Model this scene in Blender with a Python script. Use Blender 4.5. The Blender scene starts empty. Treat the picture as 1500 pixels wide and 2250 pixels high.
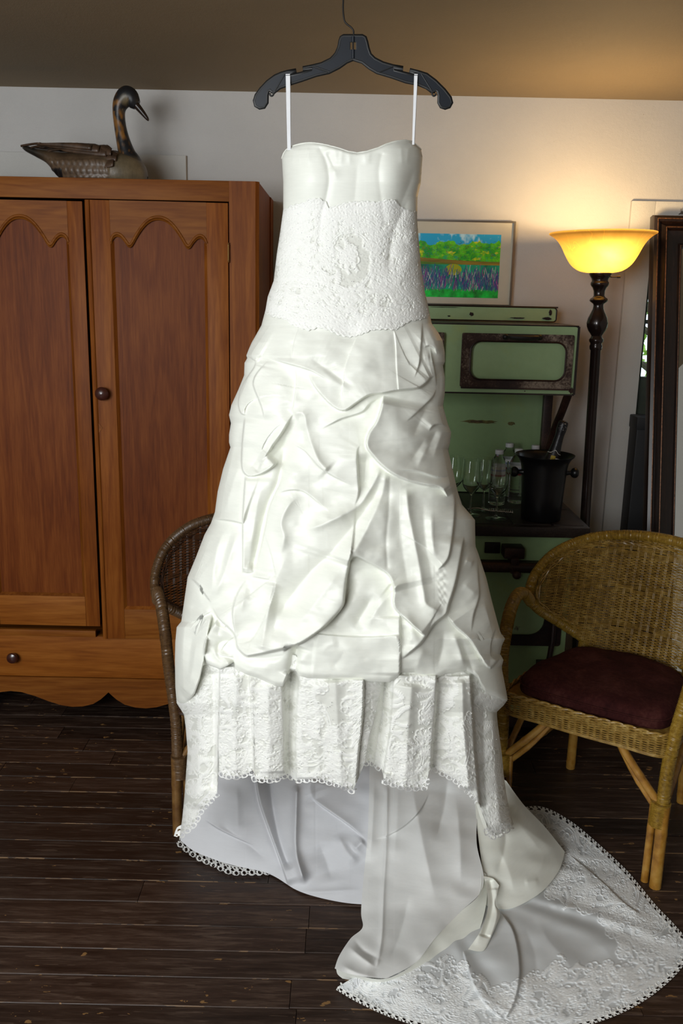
import bpy, bmesh, math, random
import numpy as np
from math import pi, sin, cos, radians
from mathutils import Vector, Matrix
random.seed(7)
rng = np.random.default_rng(11)
COL = bpy.context.scene.collection
scene = bpy.context.scene

# ------------------------------------------------------------------ camera
PITCH, ROLL, EYE, FPX = radians(13.3), radians(1.2), 1.6, 2000.0
cam_data = bpy.data.cameras.new('camera')
cam_data.sensor_fit = 'VERTICAL'
cam_data.sensor_height = 36.0
cam_data.lens = FPX / 2250.0 * 36.0
cam_data.clip_start = 0.05
cam = bpy.data.objects.new('camera', cam_data)
COL.objects.link(cam)
cam.matrix_world = Matrix.Translation((0, 0, EYE)) @ Matrix.Rotation(pi / 2 - PITCH, 4, 'X') @ Matrix.Rotation(ROLL, 4, 'Z')
scene.camera = cam
scene.view_settings.view_transform = 'Standard'
scene.view_settings.look = 'None'
scene.view_settings.gamma = 1.0
scene.view_settings.use_curve_mapping = False
scene.view_settings.exposure = 0.12

# ------------------------------------------------------------------ world: daylight outside
world = bpy.data.worlds.new('daylight')
scene.world = world
world.use_nodes = True
wn = world.node_tree
bg = wn.nodes['Background']
bg.inputs['Color'].default_value = (0.75, 0.87, 1.0, 1)
bg.inputs['Strength'].default_value = 2.2

def area(name, loc, target, sx, sy, power, color):
    l = bpy.data.lights.new(name, 'AREA')
    l.shape = 'RECTANGLE'; l.size = sx; l.size_y = sy
    l.energy = power; l.color = color
    o = bpy.data.objects.new(name, l); COL.objects.link(o)
    o.location = loc
    o.rotation_euler = (Vector(target) - Vector(loc)).to_track_quat('-Z', 'Y').to_euler()
    return o
# daylight through the windows of the room behind the camera
area('window_light', (-1.4, -1.2, 1.95), (0.0, 2.6, 1.3), 1.7, 1.25, 106, (0.95, 0.98, 1.0))
area('window_light', (-1.95, 0.3, 1.55), (-0.1, 2.6, 1.2), 1.2, 1.2, 32, (0.90, 0.96, 1.0))

# ------------------------------------------------------------------ helpers
def smooth_mesh(me, angle=35):
    me.shade_smooth()
    me.set_sharp_from_angle(angle=radians(angle))

def link_mesh(name, me, mat, parent=None, loc=None, rot=None, label=None):
    o = bpy.data.objects.new(name, me)
    COL.objects.link(o)
    if mat is not None and len(me.materials) == 0:
        me.materials.append(mat)
    if parent is not None: o.parent = parent
    if loc is not None: o.location = loc
    if rot is not None: o.rotation_euler = rot
    if label: o['label'] = label
    return o

class MB:
    """collects shapes into one mesh"""
    def __init__(s): s.v = []; s.f = []; s.n = 0
    def add(s, v, f):
        v = np.asarray(v, float).reshape(-1, 3)
        s.v.append(v)
        s.f.extend([tuple(int(i) + s.n for i in q) for q in f])
        s.n += len(v); return s
    def box(s, x0, x1, y0, y1, z0, z1, bev=0.0):
        if bev <= 0:
            v = [(x, y, z) for x in (x0, x1) for y in (y0, y1) for z in (z0, z1)]
            f = [(0,1,3,2),(4,6,7,5),(0,4,5,1),(2,3,7,6),(0,2,6,4),(1,5,7,3)]
            return s.add(v, f)
        bm = bmesh.new()
        bmesh.ops.create_cube(bm, size=1)
        for vv in bm.verts:
            vv.co = Vector(((x0+x1)/2 + vv.co.x*(x1-x0), (y0+y1)/2 + vv.co.y*(y1-y0), (z0+z1)/2 + vv.co.z*(z1-z0)))
        bmesh.ops.bevel(bm, geom=bm.edges[:], offset=bev, segments=2, profile=0.6, affect='EDGES')
        return s.bm(bm)
    def bm(s, bm, M=None):
        bm.verts.index_update()
        v = [(M @ x.co if M else x.co)[:] for x in bm.verts]
        f = [[x.index for x in q.verts] for q in bm.faces]
        bm.free(); return s.add(v, f)
    def tube(s, pts, r, n=10, cap=True, close=False, flat=1.0):
        P = np.asarray(pts, float); m = len(P)
        r = np.broadcast_to(np.asarray(r, float), (m,)) if np.ndim(r) else np.full(m, float(r))
        if close: T = np.roll(P, -1, 0) - np.roll(P, 1, 0)
        else: T = np.gradient(P, axis=0)
        T /= np.linalg.norm(T, axis=1)[:, None] + 1e-12
        up = np.array([0, 0, 1.0]) if abs(T[0][2]) < .9 else np.array([1.0, 0, 0])
        N = np.zeros_like(P); a = np.cross(T[0], up); a /= np.linalg.norm(a); N[0] = a
        for i in range(1, m):
            a = N[i-1] - T[i] * N[i-1].dot(T[i]); N[i] = a / (np.linalg.norm(a) + 1e-12)
        B = np.cross(T, N)
        th = np.arange(n) / n * 2 * pi
        V = P[:, None] + r[:, None, None] * (np.cos(th)[None, :, None] * N[:, None] + flat * np.sin(th)[None, :, None] * B[:, None])
        i = np.arange(m if close else m - 1)[:, None]; j = np.arange(n)[None]
        i2 = (i + 1) % m; j2 = (j + 1) % n
        F = np.stack([i*n + j, i*n + j2, i2*n + j2, i2*n + j], -1).reshape(-1, 4).tolist()
        if cap and not close:
            F.append(list(range(n))[::-1]); F.append([(m-1)*n + k for k in range(n)])
        return s.add(V.reshape(-1, 3), F)
    def lathe(s, prof, n=32, c=(0, 0, 0), M=None, cap=False):
        P = np.asarray(prof, float); m = len(P)
        th = np.arange(n) / n * 2 * pi
        V = np.stack([P[:, 0:1]*np.cos(th), P[:, 0:1]*np.sin(th), np.repeat(P[:, 1:2], n, 1)], -1).reshape(-1, 3)
        if M is not None:
            Mn = np.array(M); V = V @ Mn[:3, :3].T + Mn[:3, 3]
        V = V + np.array(c)
        F = [(i*n + j, i*n + (j+1) % n, (i+1)*n + (j+1) % n, (i+1)*n + j) for i in range(m-1) for j in range(n)]
        if cap: F.append(list(range(n))[::-1]); F.append([(m-1)*n + k for k in range(n)])
        return s.add(V, F)
    def prism(s, poly, y0, y1, axis='y'):
        """poly in (a,b); extruded along the third axis"""
        k = len(poly)
        if axis == 'y': v = [(a, y0, b) for a, b in poly] + [(a, y1, b) for a, b in poly]
        elif axis == 'z': v = [(a, b, y0) for a, b in poly] + [(a, b, y1) for a, b in poly]
        else: v = [(y0, a, b) for a, b in poly] + [(y1, a, b) for a, b in poly]
        f = [list(range(k)), [k + i for i in range(k)][::-1]] + [(i, k + i, k + (i+1) % k, (i+1) % k) for i in range(k)]
        return s.add(v, f)
    def ico(s, c, r, sub=2, sc=(1, 1, 1)):
        bm = bmesh.new(); bmesh.ops.create_icosphere(bm, subdivisions=sub, radius=r)
        for v in bm.verts: v.co = Vector((v.co.x*sc[0], v.co.y*sc[1], v.co.z*sc[2])) + Vector(c)
        return s.bm(bm)
    def mesh(s, name, smooth=35):
        me = bpy.data.meshes.new(name)
        V = np.concatenate(s.v)
        me.from_pydata(V.tolist(), [], s.f)
        bm = bmesh.new(); bm.from_mesh(me); bmesh.ops.recalc_face_normals(bm, faces=bm.faces); bm.to_mesh(me); bm.free()
        if smooth: smooth_mesh(me, smooth)
        return me
    def build(s, name, mat, parent=None, smooth=35, **k):
        return link_mesh(name, s.mesh(name, smooth), mat, parent, **k)

def fast_grid_mesh(name, V, quads, attrs=None, smooth=True):
    """numpy -> mesh; V (n,3), quads (m,4)"""
    me = bpy.data.meshes.new(name)
    me.vertices.add(len(V)); me.vertices.foreach_set('co', np.ascontiguousarray(V, np.float32).ravel())
    me.loops.add(quads.size); me.loops.foreach_set('vertex_index', np.ascontiguousarray(quads, np.int32).ravel())
    me.polygons.add(len(quads)); me.polygons.foreach_set('loop_start', np.arange(0, quads.size, 4, dtype=np.int32))
    me.update(calc_edges=True); me.validate()
    if smooth: me.shade_smooth()
    for k, a in (attrs or {}).items():
        if a.ndim == 1:
            at = me.attributes.new(k, 'FLOAT', 'POINT'); at.data.foreach_set('value', a.astype(np.float32))
        else:
            at = me.attributes.new(k, 'FLOAT_COLOR', 'POINT')
            c = np.ones((len(a), 4), np.float32); c[:, :3] = a; at.data.foreach_set('color', c.ravel())
    return me

def grid_quads(nr, nc, keep=None):
    i = np.arange(nr-1)[:, None]*nc + np.arange(nc-1)[None]
    q = np.stack([i, i+1, i+1+nc, i+nc], -1)
    if keep is not None: q = q[keep]
    return q.reshape(-1, 4)

def tag(o, label=None, cat=None, group=None, kind=None):
    if label: o['label'] = label
    if cat: o['category'] = cat
    if group: o['group'] = group
    if kind: o['kind'] = kind
    return o
def empty(name, loc=(0, 0, 0), rot=(0, 0, 0), label=None, cat=None, group=None):
    o = bpy.data.objects.new(name, None); COL.objects.link(o)
    o.empty_display_size = 0.05
    o.location = loc; o.rotation_euler = rot
    return tag(o, label, cat, group)
def copy_tree(o, parent=None):
    c = o.copy(); COL.objects.link(c); c.parent = parent
    for ch in list(o.children): copy_tree(ch, c)
    return c
def catmull(pts, per=8, closed=False):
    P = np.asarray(pts, float); n = len(P); out = []
    if closed: idx = lambda i: P[i % n]; rr = range(n)
    else: idx = lambda i: P[min(max(i, 0), n-1)]; rr = range(n-1)
    for i in rr:
        a, b, c, d = idx(i-1), idx(i), idx(i+1), idx(i+2)
        for k in range(per):
            t = k/per
            out.append(.5*((2*b) + (c-a)*t + (2*a-5*b+4*c-d)*t*t + (3*b-a-3*c+d)*t**3))
    if not closed: out.append(P[-1])
    return np.array(out)
def resample(P, step):
    P = np.asarray(P, float); d = np.r_[0, np.cumsum(np.linalg.norm(np.diff(P, axis=0), axis=1))]
    n = max(2, int(d[-1]/step) + 1); t = np.linspace(0, d[-1], n)
    return np.stack([np.interp(t, d, P[:, k]) for k in range(P.shape[1])], 1)

# ------------------------------------------------------------------ materials
def newmat(name):
    m = bpy.data.materials.new(name); m.use_nodes = True
    nt = m.node_tree; return m, nt, nt.nodes['Principled BSDF']
def node(nt, typ, **kw):
    n = nt.nodes.new(typ)
    for k, v in kw.items():
        if k.startswith('i_'): n.inputs[k[2:].replace('_', ' ')].default_value = v
        else: setattr(n, k, v)
    return n
def coords(nt, scale=(1, 1, 1), kind='Object', rot=(0, 0, 0)):
    tc = node(nt, 'ShaderNodeTexCoord'); mp = node(nt, 'ShaderNodeMapping')
    mp.inputs['Scale'].default_value = scale; mp.inputs['Rotation'].default_value = rot
    nt.links.new(tc.outputs[kind], mp.inputs['Vector']); return mp.outputs['Vector']
def noise(nt, vec, scale=5, detail=4, rough=.55, dist=0.0):
    n = node(nt, 'ShaderNodeTexNoise'); n.inputs['Scale'].default_value = scale
    n.inputs['Detail'].default_value = detail; n.inputs['Roughness'].default_value = rough
    n.inputs['Distortion'].default_value = dist
    nt.links.new(vec, n.inputs['Vector']); return n.outputs['Fac']
def ramp(nt, fac, stops):
    r = node(nt, 'ShaderNodeValToRGB'); e = r.color_ramp.elements
    while len(e) < len(stops): e.new(0.5)
    for el, (p, c) in zip(e, stops):
        el.position = p; el.color = (*c, 1) if len(c) == 3 else c
    nt.links.new(fac, r.inputs['Fac']); return r.outputs['Color']
def mix(nt, fac, a, b, mode='MIX'):
    n = node(nt, 'ShaderNodeMix', data_type='RGBA', blend_type=mode)
    for sock, v in ((n.inputs[0], fac), (n.inputs[6], a), (n.inputs[7], b)):
        if hasattr(v, 'links') or hasattr(v, 'node'): nt.links.new(v, sock)
        elif isinstance(v, (int, float)): sock.default_value = v
        else: sock.default_value = (*v, 1)
    return n.outputs[2]
def math_(nt, op, a, b=0.0):
    n = node(nt, 'ShaderNodeMath', operation=op)
    for sock, v in ((n.inputs[0], a), (n.inputs[1], b)):
        if isinstance(v, (int, float)): sock.default_value = v
        else: nt.links.new(v, sock)
    return n.outputs[0]
def bump(nt, p, h, strength=.3, dist=.002):
    b = node(nt, 'ShaderNodeBump'); b.inputs['Strength'].default_value = strength; b.inputs['Distance'].default_value = dist
    nt.links.new(h, b.inputs['Height']); nt.links.new(b.outputs['Normal'], p.inputs['Normal'])
def simple(name, col, rough=.5, metal=0, var=.15, nscale=20, spec=.5, bumpk=0, coat=0):
    m, nt, p = newmat(name)
    v = coords(nt); n = noise(nt, v, nscale, 4)
    lo = tuple(c*(1-var) for c in col); hi = tuple(min(1, c*(1+var)) for c in col)
    nt.links.new(ramp(nt, n, [(.3, lo), (.7, hi)]), p.inputs['Base Color'])
    p.inputs['Roughness'].default_value = rough; p.inputs['Metallic'].default_value = metal
    p.inputs['Specular IOR Level'].default_value = spec
    p.inputs['Coat Weight'].default_value = coat
    if bumpk: bump(nt, p, n, bumpk)
    return m
def wood(name, dark, mid, light, axis='z', scale=1.0, rough=.5, worn=0.0, objrand=True, coat=.0):
    m, nt, p = newmat(name)
    sc = {'z': (1, 1, .07), 'x': (.07, 1, 1), 'y': (1, .07, 1)}[axis]
    tc = node(nt, 'ShaderNodeTexCoord'); oi = node(nt, 'ShaderNodeObjectInfo')
    add = node(nt, 'ShaderNodeVectorMath', operation='ADD')
    mul = node(nt, 'ShaderNodeVectorMath', operation='SCALE'); mul.inputs[0].default_value = (13, 7, 29)
    nt.links.new(oi.outputs['Random'], mul.inputs['Scale'])
    nt.links.new(tc.outputs['Object'], add.inputs[0]); nt.links.new(mul.outputs[0], add.inputs[1])
    mp = node(nt, 'ShaderNodeMapping'); mp.inputs['Scale'].default_value = sc
    nt.links.new(add.outputs[0], mp.inputs['Vector'])
    v = mp.outputs['Vector']
    big = noise(nt, v, 7*scale, 3, .5, 1.2)
    rings = node(nt, 'ShaderNodeMath', operation='SINE')
    nt.links.new(math_(nt, 'MULTIPLY', big, 42), rings.inputs[0])
    fine = noise(nt, v, 130*scale, 3, .6)
    patch = noise(nt, coords(nt, (1, 1, 1)), 2.6, 3, .5)
    a = math_(nt, 'ADD', math_(nt, 'MULTIPLY', rings.outputs[0], .05), math_(nt, 'MULTIPLY', fine, .38))
    a = math_(nt, 'ADD', a, math_(nt, 'MULTIPLY', patch, .32)); a = math_(nt, 'ADD', a, .125)
    a = math_(nt, 'ADD', a, math_(nt, 'MULTIPLY', big, .15))
    c = ramp(nt, a, [(.32, dark), (.52, mid), (.78, light)])
    if objrand:
        h = node(nt, 'ShaderNodeHueSaturation')
        nt.links.new(math_(nt, 'ADD', math_(nt, 'MULTIPLY', oi.outputs['Random'], .35), .82), h.inputs['Value'])
        nt.links.new(c, h.inputs['Color']); c = h.outputs['Color']
    nt.links.new(c, p.inputs['Base Color'])
    p.inputs['Roughness'].default_value = rough; p.inputs['Coat Weight'].default_value = coat
    p.inputs['Specular IOR Level'].default_value = .12
    bump(nt, p, fine, .12, .001)
    return m

# ------------------------------------------------------------------ the setting
YW = 3.8; ZC = 2.365; XL, XR, YB = -2.1, 2.3, -2.6
def wallmat(name, base, stain=True):
    m, nt, p = newmat(name)
    v = coords(nt)
    n1 = noise(nt, v, 1.6, 4, .6); n2 = noise(nt, v, 60, 4, .6); n3 = noise(nt, v, 420, 2, .6)
    c = ramp(nt, n1, [(.25, tuple(x*.86 for x in base)), (.7, base)])
    # small brown specks
    vor = node(nt, 'ShaderNodeTexVoronoi'); vor.inputs['Scale'].default_value = 9; nt.links.new(v, vor.inputs['Vector'])
    size = math_(nt, 'MULTIPLY', noise(nt, v, 3.1, 2), .045)
    spk = math_(nt, 'LESS_THAN', vor.outputs['Distance'], math_(nt, 'SUBTRACT', size, .012))
    if stain: c = mix(nt, math_(nt, 'MULTIPLY', spk, .75), c, (.12, .06, .02))
    nt.links.new(c, p.inputs['Base Color']); p.inputs['Roughness'].default_value = .75
    h = math_(nt, 'ADD', math_(nt, 'MULTIPLY', n2, .5), math_(nt, 'MULTIPLY', n3, .5))
    bump(nt, p, h, .55, .004)
    return m
M_wall = wallmat('wall_plaster', (.53, .515, .495))
M_ceil = wallmat('ceiling_paint', (.26, .195, .115), False)
M_trim = wallmat('trim_paint', (.54, .53, .50), False)
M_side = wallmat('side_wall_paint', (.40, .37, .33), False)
def S(o): o['kind'] = 'structure'; return o
DX0, DX1, DZ = 1.213, 2.02, 1.90
b = MB(); b.box(XL-.1, DX0, YW, YW+.12, 0, ZC); b.box(DX0, DX1, YW, YW+.12, DZ, ZC); b.box(DX1, XR+.1, YW, YW+.12, 0, ZC)
S(b.build('wall_back', M_wall))
S(MB().box(XL-.1, XL, YB, YW, 0, ZC).build('wall_left', M_side))
S(MB().box(XR, XR+.1, YB, YW, 0, ZC).build('wall_right', M_side))
S(MB().box(XL-.1, XR+.1, YB-.1, YB, 0, ZC).build('wall_rear', M_side))
S(MB().box(XL-.1, XR+.1, YB-.1, YW+.12, ZC, ZC+.08).build('ceiling', M_ceil))

# floor: every board an object under the floor
M_sub = simple('subfloor_dark', (.008, .006, .005), .9)
floor = S(MB().box(XL-.1, XR+.1, YB-.1, YW+.12, -.08, -.024).build('floor', M_sub))
def floormat():
    m, nt, p = newmat('worn_floor_boards')
    oi = node(nt, 'ShaderNodeObjectInfo')
    tc = node(nt, 'ShaderNodeTexCoord'); geo = node(nt, 'ShaderNodeNewGeometry')
    mp = node(nt, 'ShaderNodeMapping'); mp.inputs['Scale'].default_value = (.09, 1, 1)
    mul = node(nt, 'ShaderNodeVectorMath', operation='SCALE'); mul.inputs[0].default_value = (13, 17, 29)
    nt.links.new(oi.outputs['Random'], mul.inputs['Scale'])
    add = node(nt, 'ShaderNodeVectorMath', operation='ADD')
    nt.links.new(geo.outputs['Position'], add.inputs[0]); nt.links.new(mul.outputs[0], add.inputs[1])
    nt.links.new(add.outputs[0], mp.inputs['Vector']); v = mp.outputs['Vector']
    g = noise(nt, v, 60, 5, .65, .4); g2 = noise(nt, v, 260, 3, .7)
    mid = ramp(nt, math_(nt, 'ADD', math_(nt, 'MULTIPLY', g, .7), math_(nt, 'MULTIPLY', g2, .3)),
               [(.3, (.010, .005, .0032)), (.5, (.030, .0155, .0098)), (.72, (.082, .052, .036))])
    h = node(nt, 'ShaderNodeHueSaturation')
    nt.links.new(math_(nt, 'ADD', math_(nt, 'MULTIPLY', oi.outputs['Random'], .9), .55), h.inputs['Value'])
    nt.links.new(mid, h.inputs['Color']); c = h.outputs['Color']
    # chips of bare wood
    pv = node(nt, 'ShaderNodeMapping'); pv.inputs['Scale'].default_value = (.55, 1, 1)
    nt.links.new(geo.outputs['Position'], pv.inputs['Vector'])
    chips = noise(nt, pv.outputs['Vector'], 42, 3, .6, .3); area_ = noise(nt, geo.outputs['Position'], 2.2, 2, .5)
    chip = math_(nt, 'GREATER_THAN', math_(nt, 'ADD', chips, math_(nt, 'MULTIPLY', area_, .35)), .868)
    c = mix(nt, math_(nt, 'MULTIPLY', chip, .85), c, (.26, .14, .05))
    sc = noise(nt, v, 90, 2, .5, 0)
    scr = math_(nt, 'GREATER_THAN', sc, .66)
    c = mix(nt, math_(nt, 'MULTIPLY', scr, .28), c, (.16, .11, .08))
    sy = node(nt, 'ShaderNodeSeparateXYZ'); nt.links.new(geo.outputs['Position'], sy.inputs[0])
    fr = math_(nt, 'FRACT', math_(nt, 'DIVIDE', math_(nt, 'SUBTRACT', sy.outputs['Y'], 1.14), .0915))
    ed = math_(nt, 'GREATER_THAN', math_(nt, 'ABSOLUTE', math_(nt, 'SUBTRACT', fr, .5)), .468)
    wl = node(nt, 'ShaderNodeMapping'); wl.inputs['Scale'].default_value = (.35, 2, 1); nt.links.new(geo.outputs['Position'], wl.inputs['Vector'])
    wn_ = math_(nt, 'GREATER_THAN', noise(nt, wl.outputs['Vector'], 22, 4, .65), .56)
    c = mix(nt, math_(nt, 'MULTIPLY', math_(nt, 'MULTIPLY', ed, wn_), .7), c, (.21, .12, .055))
    nt.links.new(c, p.inputs['Base Color'])
    nt.links.new(ramp(nt, g, [(.3, (.34,)*3), (.7, (.62,)*3)]), p.inputs['Roughness'])
    p.inputs['Specular IOR Level'].default_value = .38
    bump(nt, p, g, .35, .002)
    return m
M_floor = floormat()
y = 1.14; PW = .0915
while y < YW:
    x = XL - random.random()*1.2
    while x < XR:
        L = random.choice([.75, 1.1, 1.45, 1.8])*random.uniform(.9, 1.1)
        x0, x1 = max(x, XL), min(x+L, XR)
        if x1 - x0 > .03:
            dz = random.uniform(-.0012, .0008); t = random.uniform(-.0006, .0006)
            g = .0011; bv = .0016
            ya, yb = y+g, min(y+PW-g, YW)
            vv = []
            for (px_, s) in ((x0+.0008, 0), (x1-.0008, 0)):
                vv += [(px_, ya, -.024), (px_, ya, -bv+dz-t), (px_, ya+bv, dz-t), (px_, yb-bv, dz+t), (px_, yb, -bv+dz+t), (px_, yb, -.024)]
            ff = [(i, i+1, i+7, i+6) for i in range(5)] + [(0, 1, 2, 3, 4, 5), (6, 7, 8, 9, 10, 11)]
            MB().add(vv, ff).build('floor_board', M_floor, floor, smooth=0)
        x += L
    y += PW
MB().box(XL, XR, YB, 1.139, -.024, 0).build('floor_boards', M_floor, floor)['kind'] = 'stuff'

# casing, door with glass, flat board on the wall
S(MB().box(1.119, DX0, YW-.022, YW, 0, 1.992, .003).build('trim_1', M_trim))
S(MB().box(DX0, DX1+.095, YW-.022, YW, DZ, 1.992, .003).build('trim_2', M_trim))
S(MB().box(DX1, DX1+.095, YW-.022, YW, 0, DZ-.001, .003).build('trim_3', M_trim))
S(MB().box(-2.02, -.637, YW-.02, YW, 1.20, 2.126, .004).build('trim_4', M_trim))
M_dgreen = simple('dark_green_paint', (.035, .042, .028), .5)
glass_m, nt, p = newmat('clear_glass')
p.inputs['Base Color'].default_value = (.97, 1, .99, 1); p.inputs['Roughness'].default_value = 0.0
p.inputs['Transmission Weight'].default_value = 1.0; p.inputs['IOR'].default_value = 1.45
door = MB()
door.box(DX0+.004, DX0+.022, YW+.03, YW+.07, 0.01, DZ-.004)
door.box(DX1-.11, DX1-.004, YW+.03, YW+.07, 0.01, DZ-.004)
door.box(DX0+.022, DX1-.11, YW+.03, YW+.07, DZ-.15, DZ-.004)
door.box(DX0+.022, DX1-.11, YW+.03, YW+.07, 0.01, 1.30)
d1 = S(door.build('door_1', M_dgreen))
pane = MB().box(DX0+.022, DX1-.11, YW+.047, YW+.052, 1.30, DZ-.15).build('pane', glass_m, d1)
for z in (1.525,): MB().box(DX0+.022, DX1-.11, YW+.035, YW+.065, z-.008, z+.008).build('glazing_bar', M_dgreen, d1)
# outside: lawn and a leafy shrub seen through the door glass
M_lawn = simple('lawn', (.10, .16, .05), .9, nscale=6)
S(MB().box(-2, 8, YW+.5, YW+12, -.3, -.25).build('ground_outside', M_lawn))
M_leaf = simple('leaves', (.28, .46, .06), .5, var=.5, nscale=4)
M_bark = simple('bark', (.09, .07, .05), .9, var=.4)
tree = empty('leafy_tree', (2.6, 7.0, -.25), label='leafy green tree outside behind the door glass', cat='tree')
tb = MB(); tb.tube(catmull([(0, 0, 0), (.05, 0, 1.0), (-.05, .1, 2.0), (.1, 0, 3.0)], 6), np.linspace(.12, .05, 19), 10)
for k in range(14):
    a = random.uniform(0, 2*pi); z0 = random.uniform(.7, 2.8)
    tb.tube([(0, 0, z0), (.5*cos(a), .5*sin(a), z0+.35), (1.1*cos(a), 1.0*sin(a), z0+.6)], [.035, .02, .008], 6)
tb.build('trunk', M_bark, tree)
n = 7000
c = rng.normal(size=(n, 3)); c /= np.linalg.norm(c, axis=1)[:, None]; c *= (rng.uniform(.35, 1, n)**.5)[:, None]*np.array([1.9, 1.2, 1.6]); c[:, 2] += 1.9
d1v = rng.normal(size=(n, 3)); d1v /= np.linalg.norm(d1v, axis=1)[:, None]; d2v = np.cross(d1v, rng.normal(size=(n, 3))); d2v /= np.linalg.norm(d2v, axis=1)[:, None]
Lq = np.stack([c-d1v*.055, c+d2v*.028, c+d1v*.055, c-d2v*.028], 1).reshape(-1, 3)
me = fast_grid_mesh('foliage', Lq, np.arange(4*n).reshape(-1, 4), smooth=False)
tag(link_mesh('foliage', me, M_leaf, tree), kind='stuff')
# ------------------------------------------------------------------ armoire
W_v = wood('armoire_wood_vertical', (.080, .017, .002), (.155, .042, .005), (.26, .086, .013), 'z')
W_h = wood('armoire_wood_horizontal', (.10, .025, .003), (.19, .057, .007), (.30, .11, .018), 'x')
W_p = wood('armoire_panel_wood', (.065, .012, .0015), (.128, .029, .0035), (.21, .060, .009), 'z', 1.2)
M_knob = simple('dark_turned_wood', (.045, .012, .008), .28, coat=.3)
M_iron = simple('old_black_iron', (.012, .010, .009), .5, .4)
M_brass = simple('old_brass', (.35, .2, .07), .35, 1)
AX0, AX1, AF, AB, AT = -1.438, -.298, 3.2, 3.775, 1.968
arm = empty('armoire', ((AX0+AX1)/2, 3.49, 0), label='tall reddish brown wooden armoire with two arched panel doors under the goose decoy', cat='armoire')
ax, ay = -arm.location[0], -arm.location[1]
def A(mb, name, mat, parent=arm, **k):
    o = mb.build(name, mat, parent, **k)
    if parent is arm: o.location = (ax, ay, 0)
    return o
A(MB().box(AX0, AX0+.02, AF+.004, AB, .03, AT-.004, .002), 'side_panel', W_v)
side = MB(); side.box(AX1-.02, AX1, AF+.03, AB, .03, AT-.002, .002)
side.box(AX1-.001, AX1+.004, AF+.45, AB-.002, .03, AT-.004, .001)
A(side, 'side_panel', W_v)
A(MB().box(AX0+.02, AX1-.02, AB-.012, AB, .12, AT-.02), 'back_panel', W_v)
A(MB().box(AX0+.02, AX1-.02, AF+.03, AB-.012, AT-.03, AT-.006), 'top_board', W_h)
A(MB().box(AX0+.02, AX1-.02, AF+.03, AB-.012, .33, .345), 'bottom_board', W_h)
A(MB().box(AX0, AX1-.1, AF, AF+.03, 1.902, AT, .002), 'top_rail', W_h)
st = MB()
st.prism([(AX1-.1, AF), (AX1-.012, AF), (AX1, AF+.012), (AX1, AF+.03), (AX1-.1, AF+.03)], .03, AT, 'z')
A(st, 'corner_stile', W_v)
A(MB().box(AX0, AX0+.1, AF, AF+.03, .03, 1.902, .002), 'corner_stile', W_v)
A(MB().box(AX0+.09, -.905, AF-.012, AF+.01, .347, .372, .003), 'door_sill', W_h)
dr = A(MB().box(AX0+.1, AX1-.1, AF+.001, AF+.03, .181, .3455, .002), 'drawer_front', W_h)
for kx in (-1.217, -.519):
    kb = MB(); kb.lathe([(0.0, 0), (.010, .001), (.009, .010), (.012, .014), (.019, .020), (.021, .027), (.018, .033), (.010, .037), (0, .038)], 20, M=Matrix.Translation((kx, AF+.001, .262)) @ Matrix.Rotation(pi/2, 4, 'X'))
    kb.build('drawer_knob', M_knob, dr)
# scalloped apron
half = [(0, .124), (-.012, .112), (-.03, .095), (-.06, .075), (-.10, .064), (-.14, .0615), (-.18, .067), (-.23, .083), (-.28, .103), (-.33, .118), (-.37, .1215), (-.41, .116), (-.45, .098), (-.485, .07), (-.51, .035), (-.525, .001), (-.57, .001)]
xc = -.868
poly = [(xc+x, z) for x, z in half[::-1]] + [(xc-x, z) for x, z in half[1:]]
poly = [(AX0, .18)] + [(AX0, .001)] + poly[1:-1] + [(AX1, .001), (AX1, .18)]
A(MB().prism(poly, AF-.006, AF+.016), 'scalloped_apron', W_h, smooth=25)
A(MB().box(AX0, AX0+.03, AB-.06, AB, 0, .03), 'rear_foot', W_v); A(MB().box(AX1-.03, AX1, AB-.06, AB, 0, .03), 'rear_foot', W_v)

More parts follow.
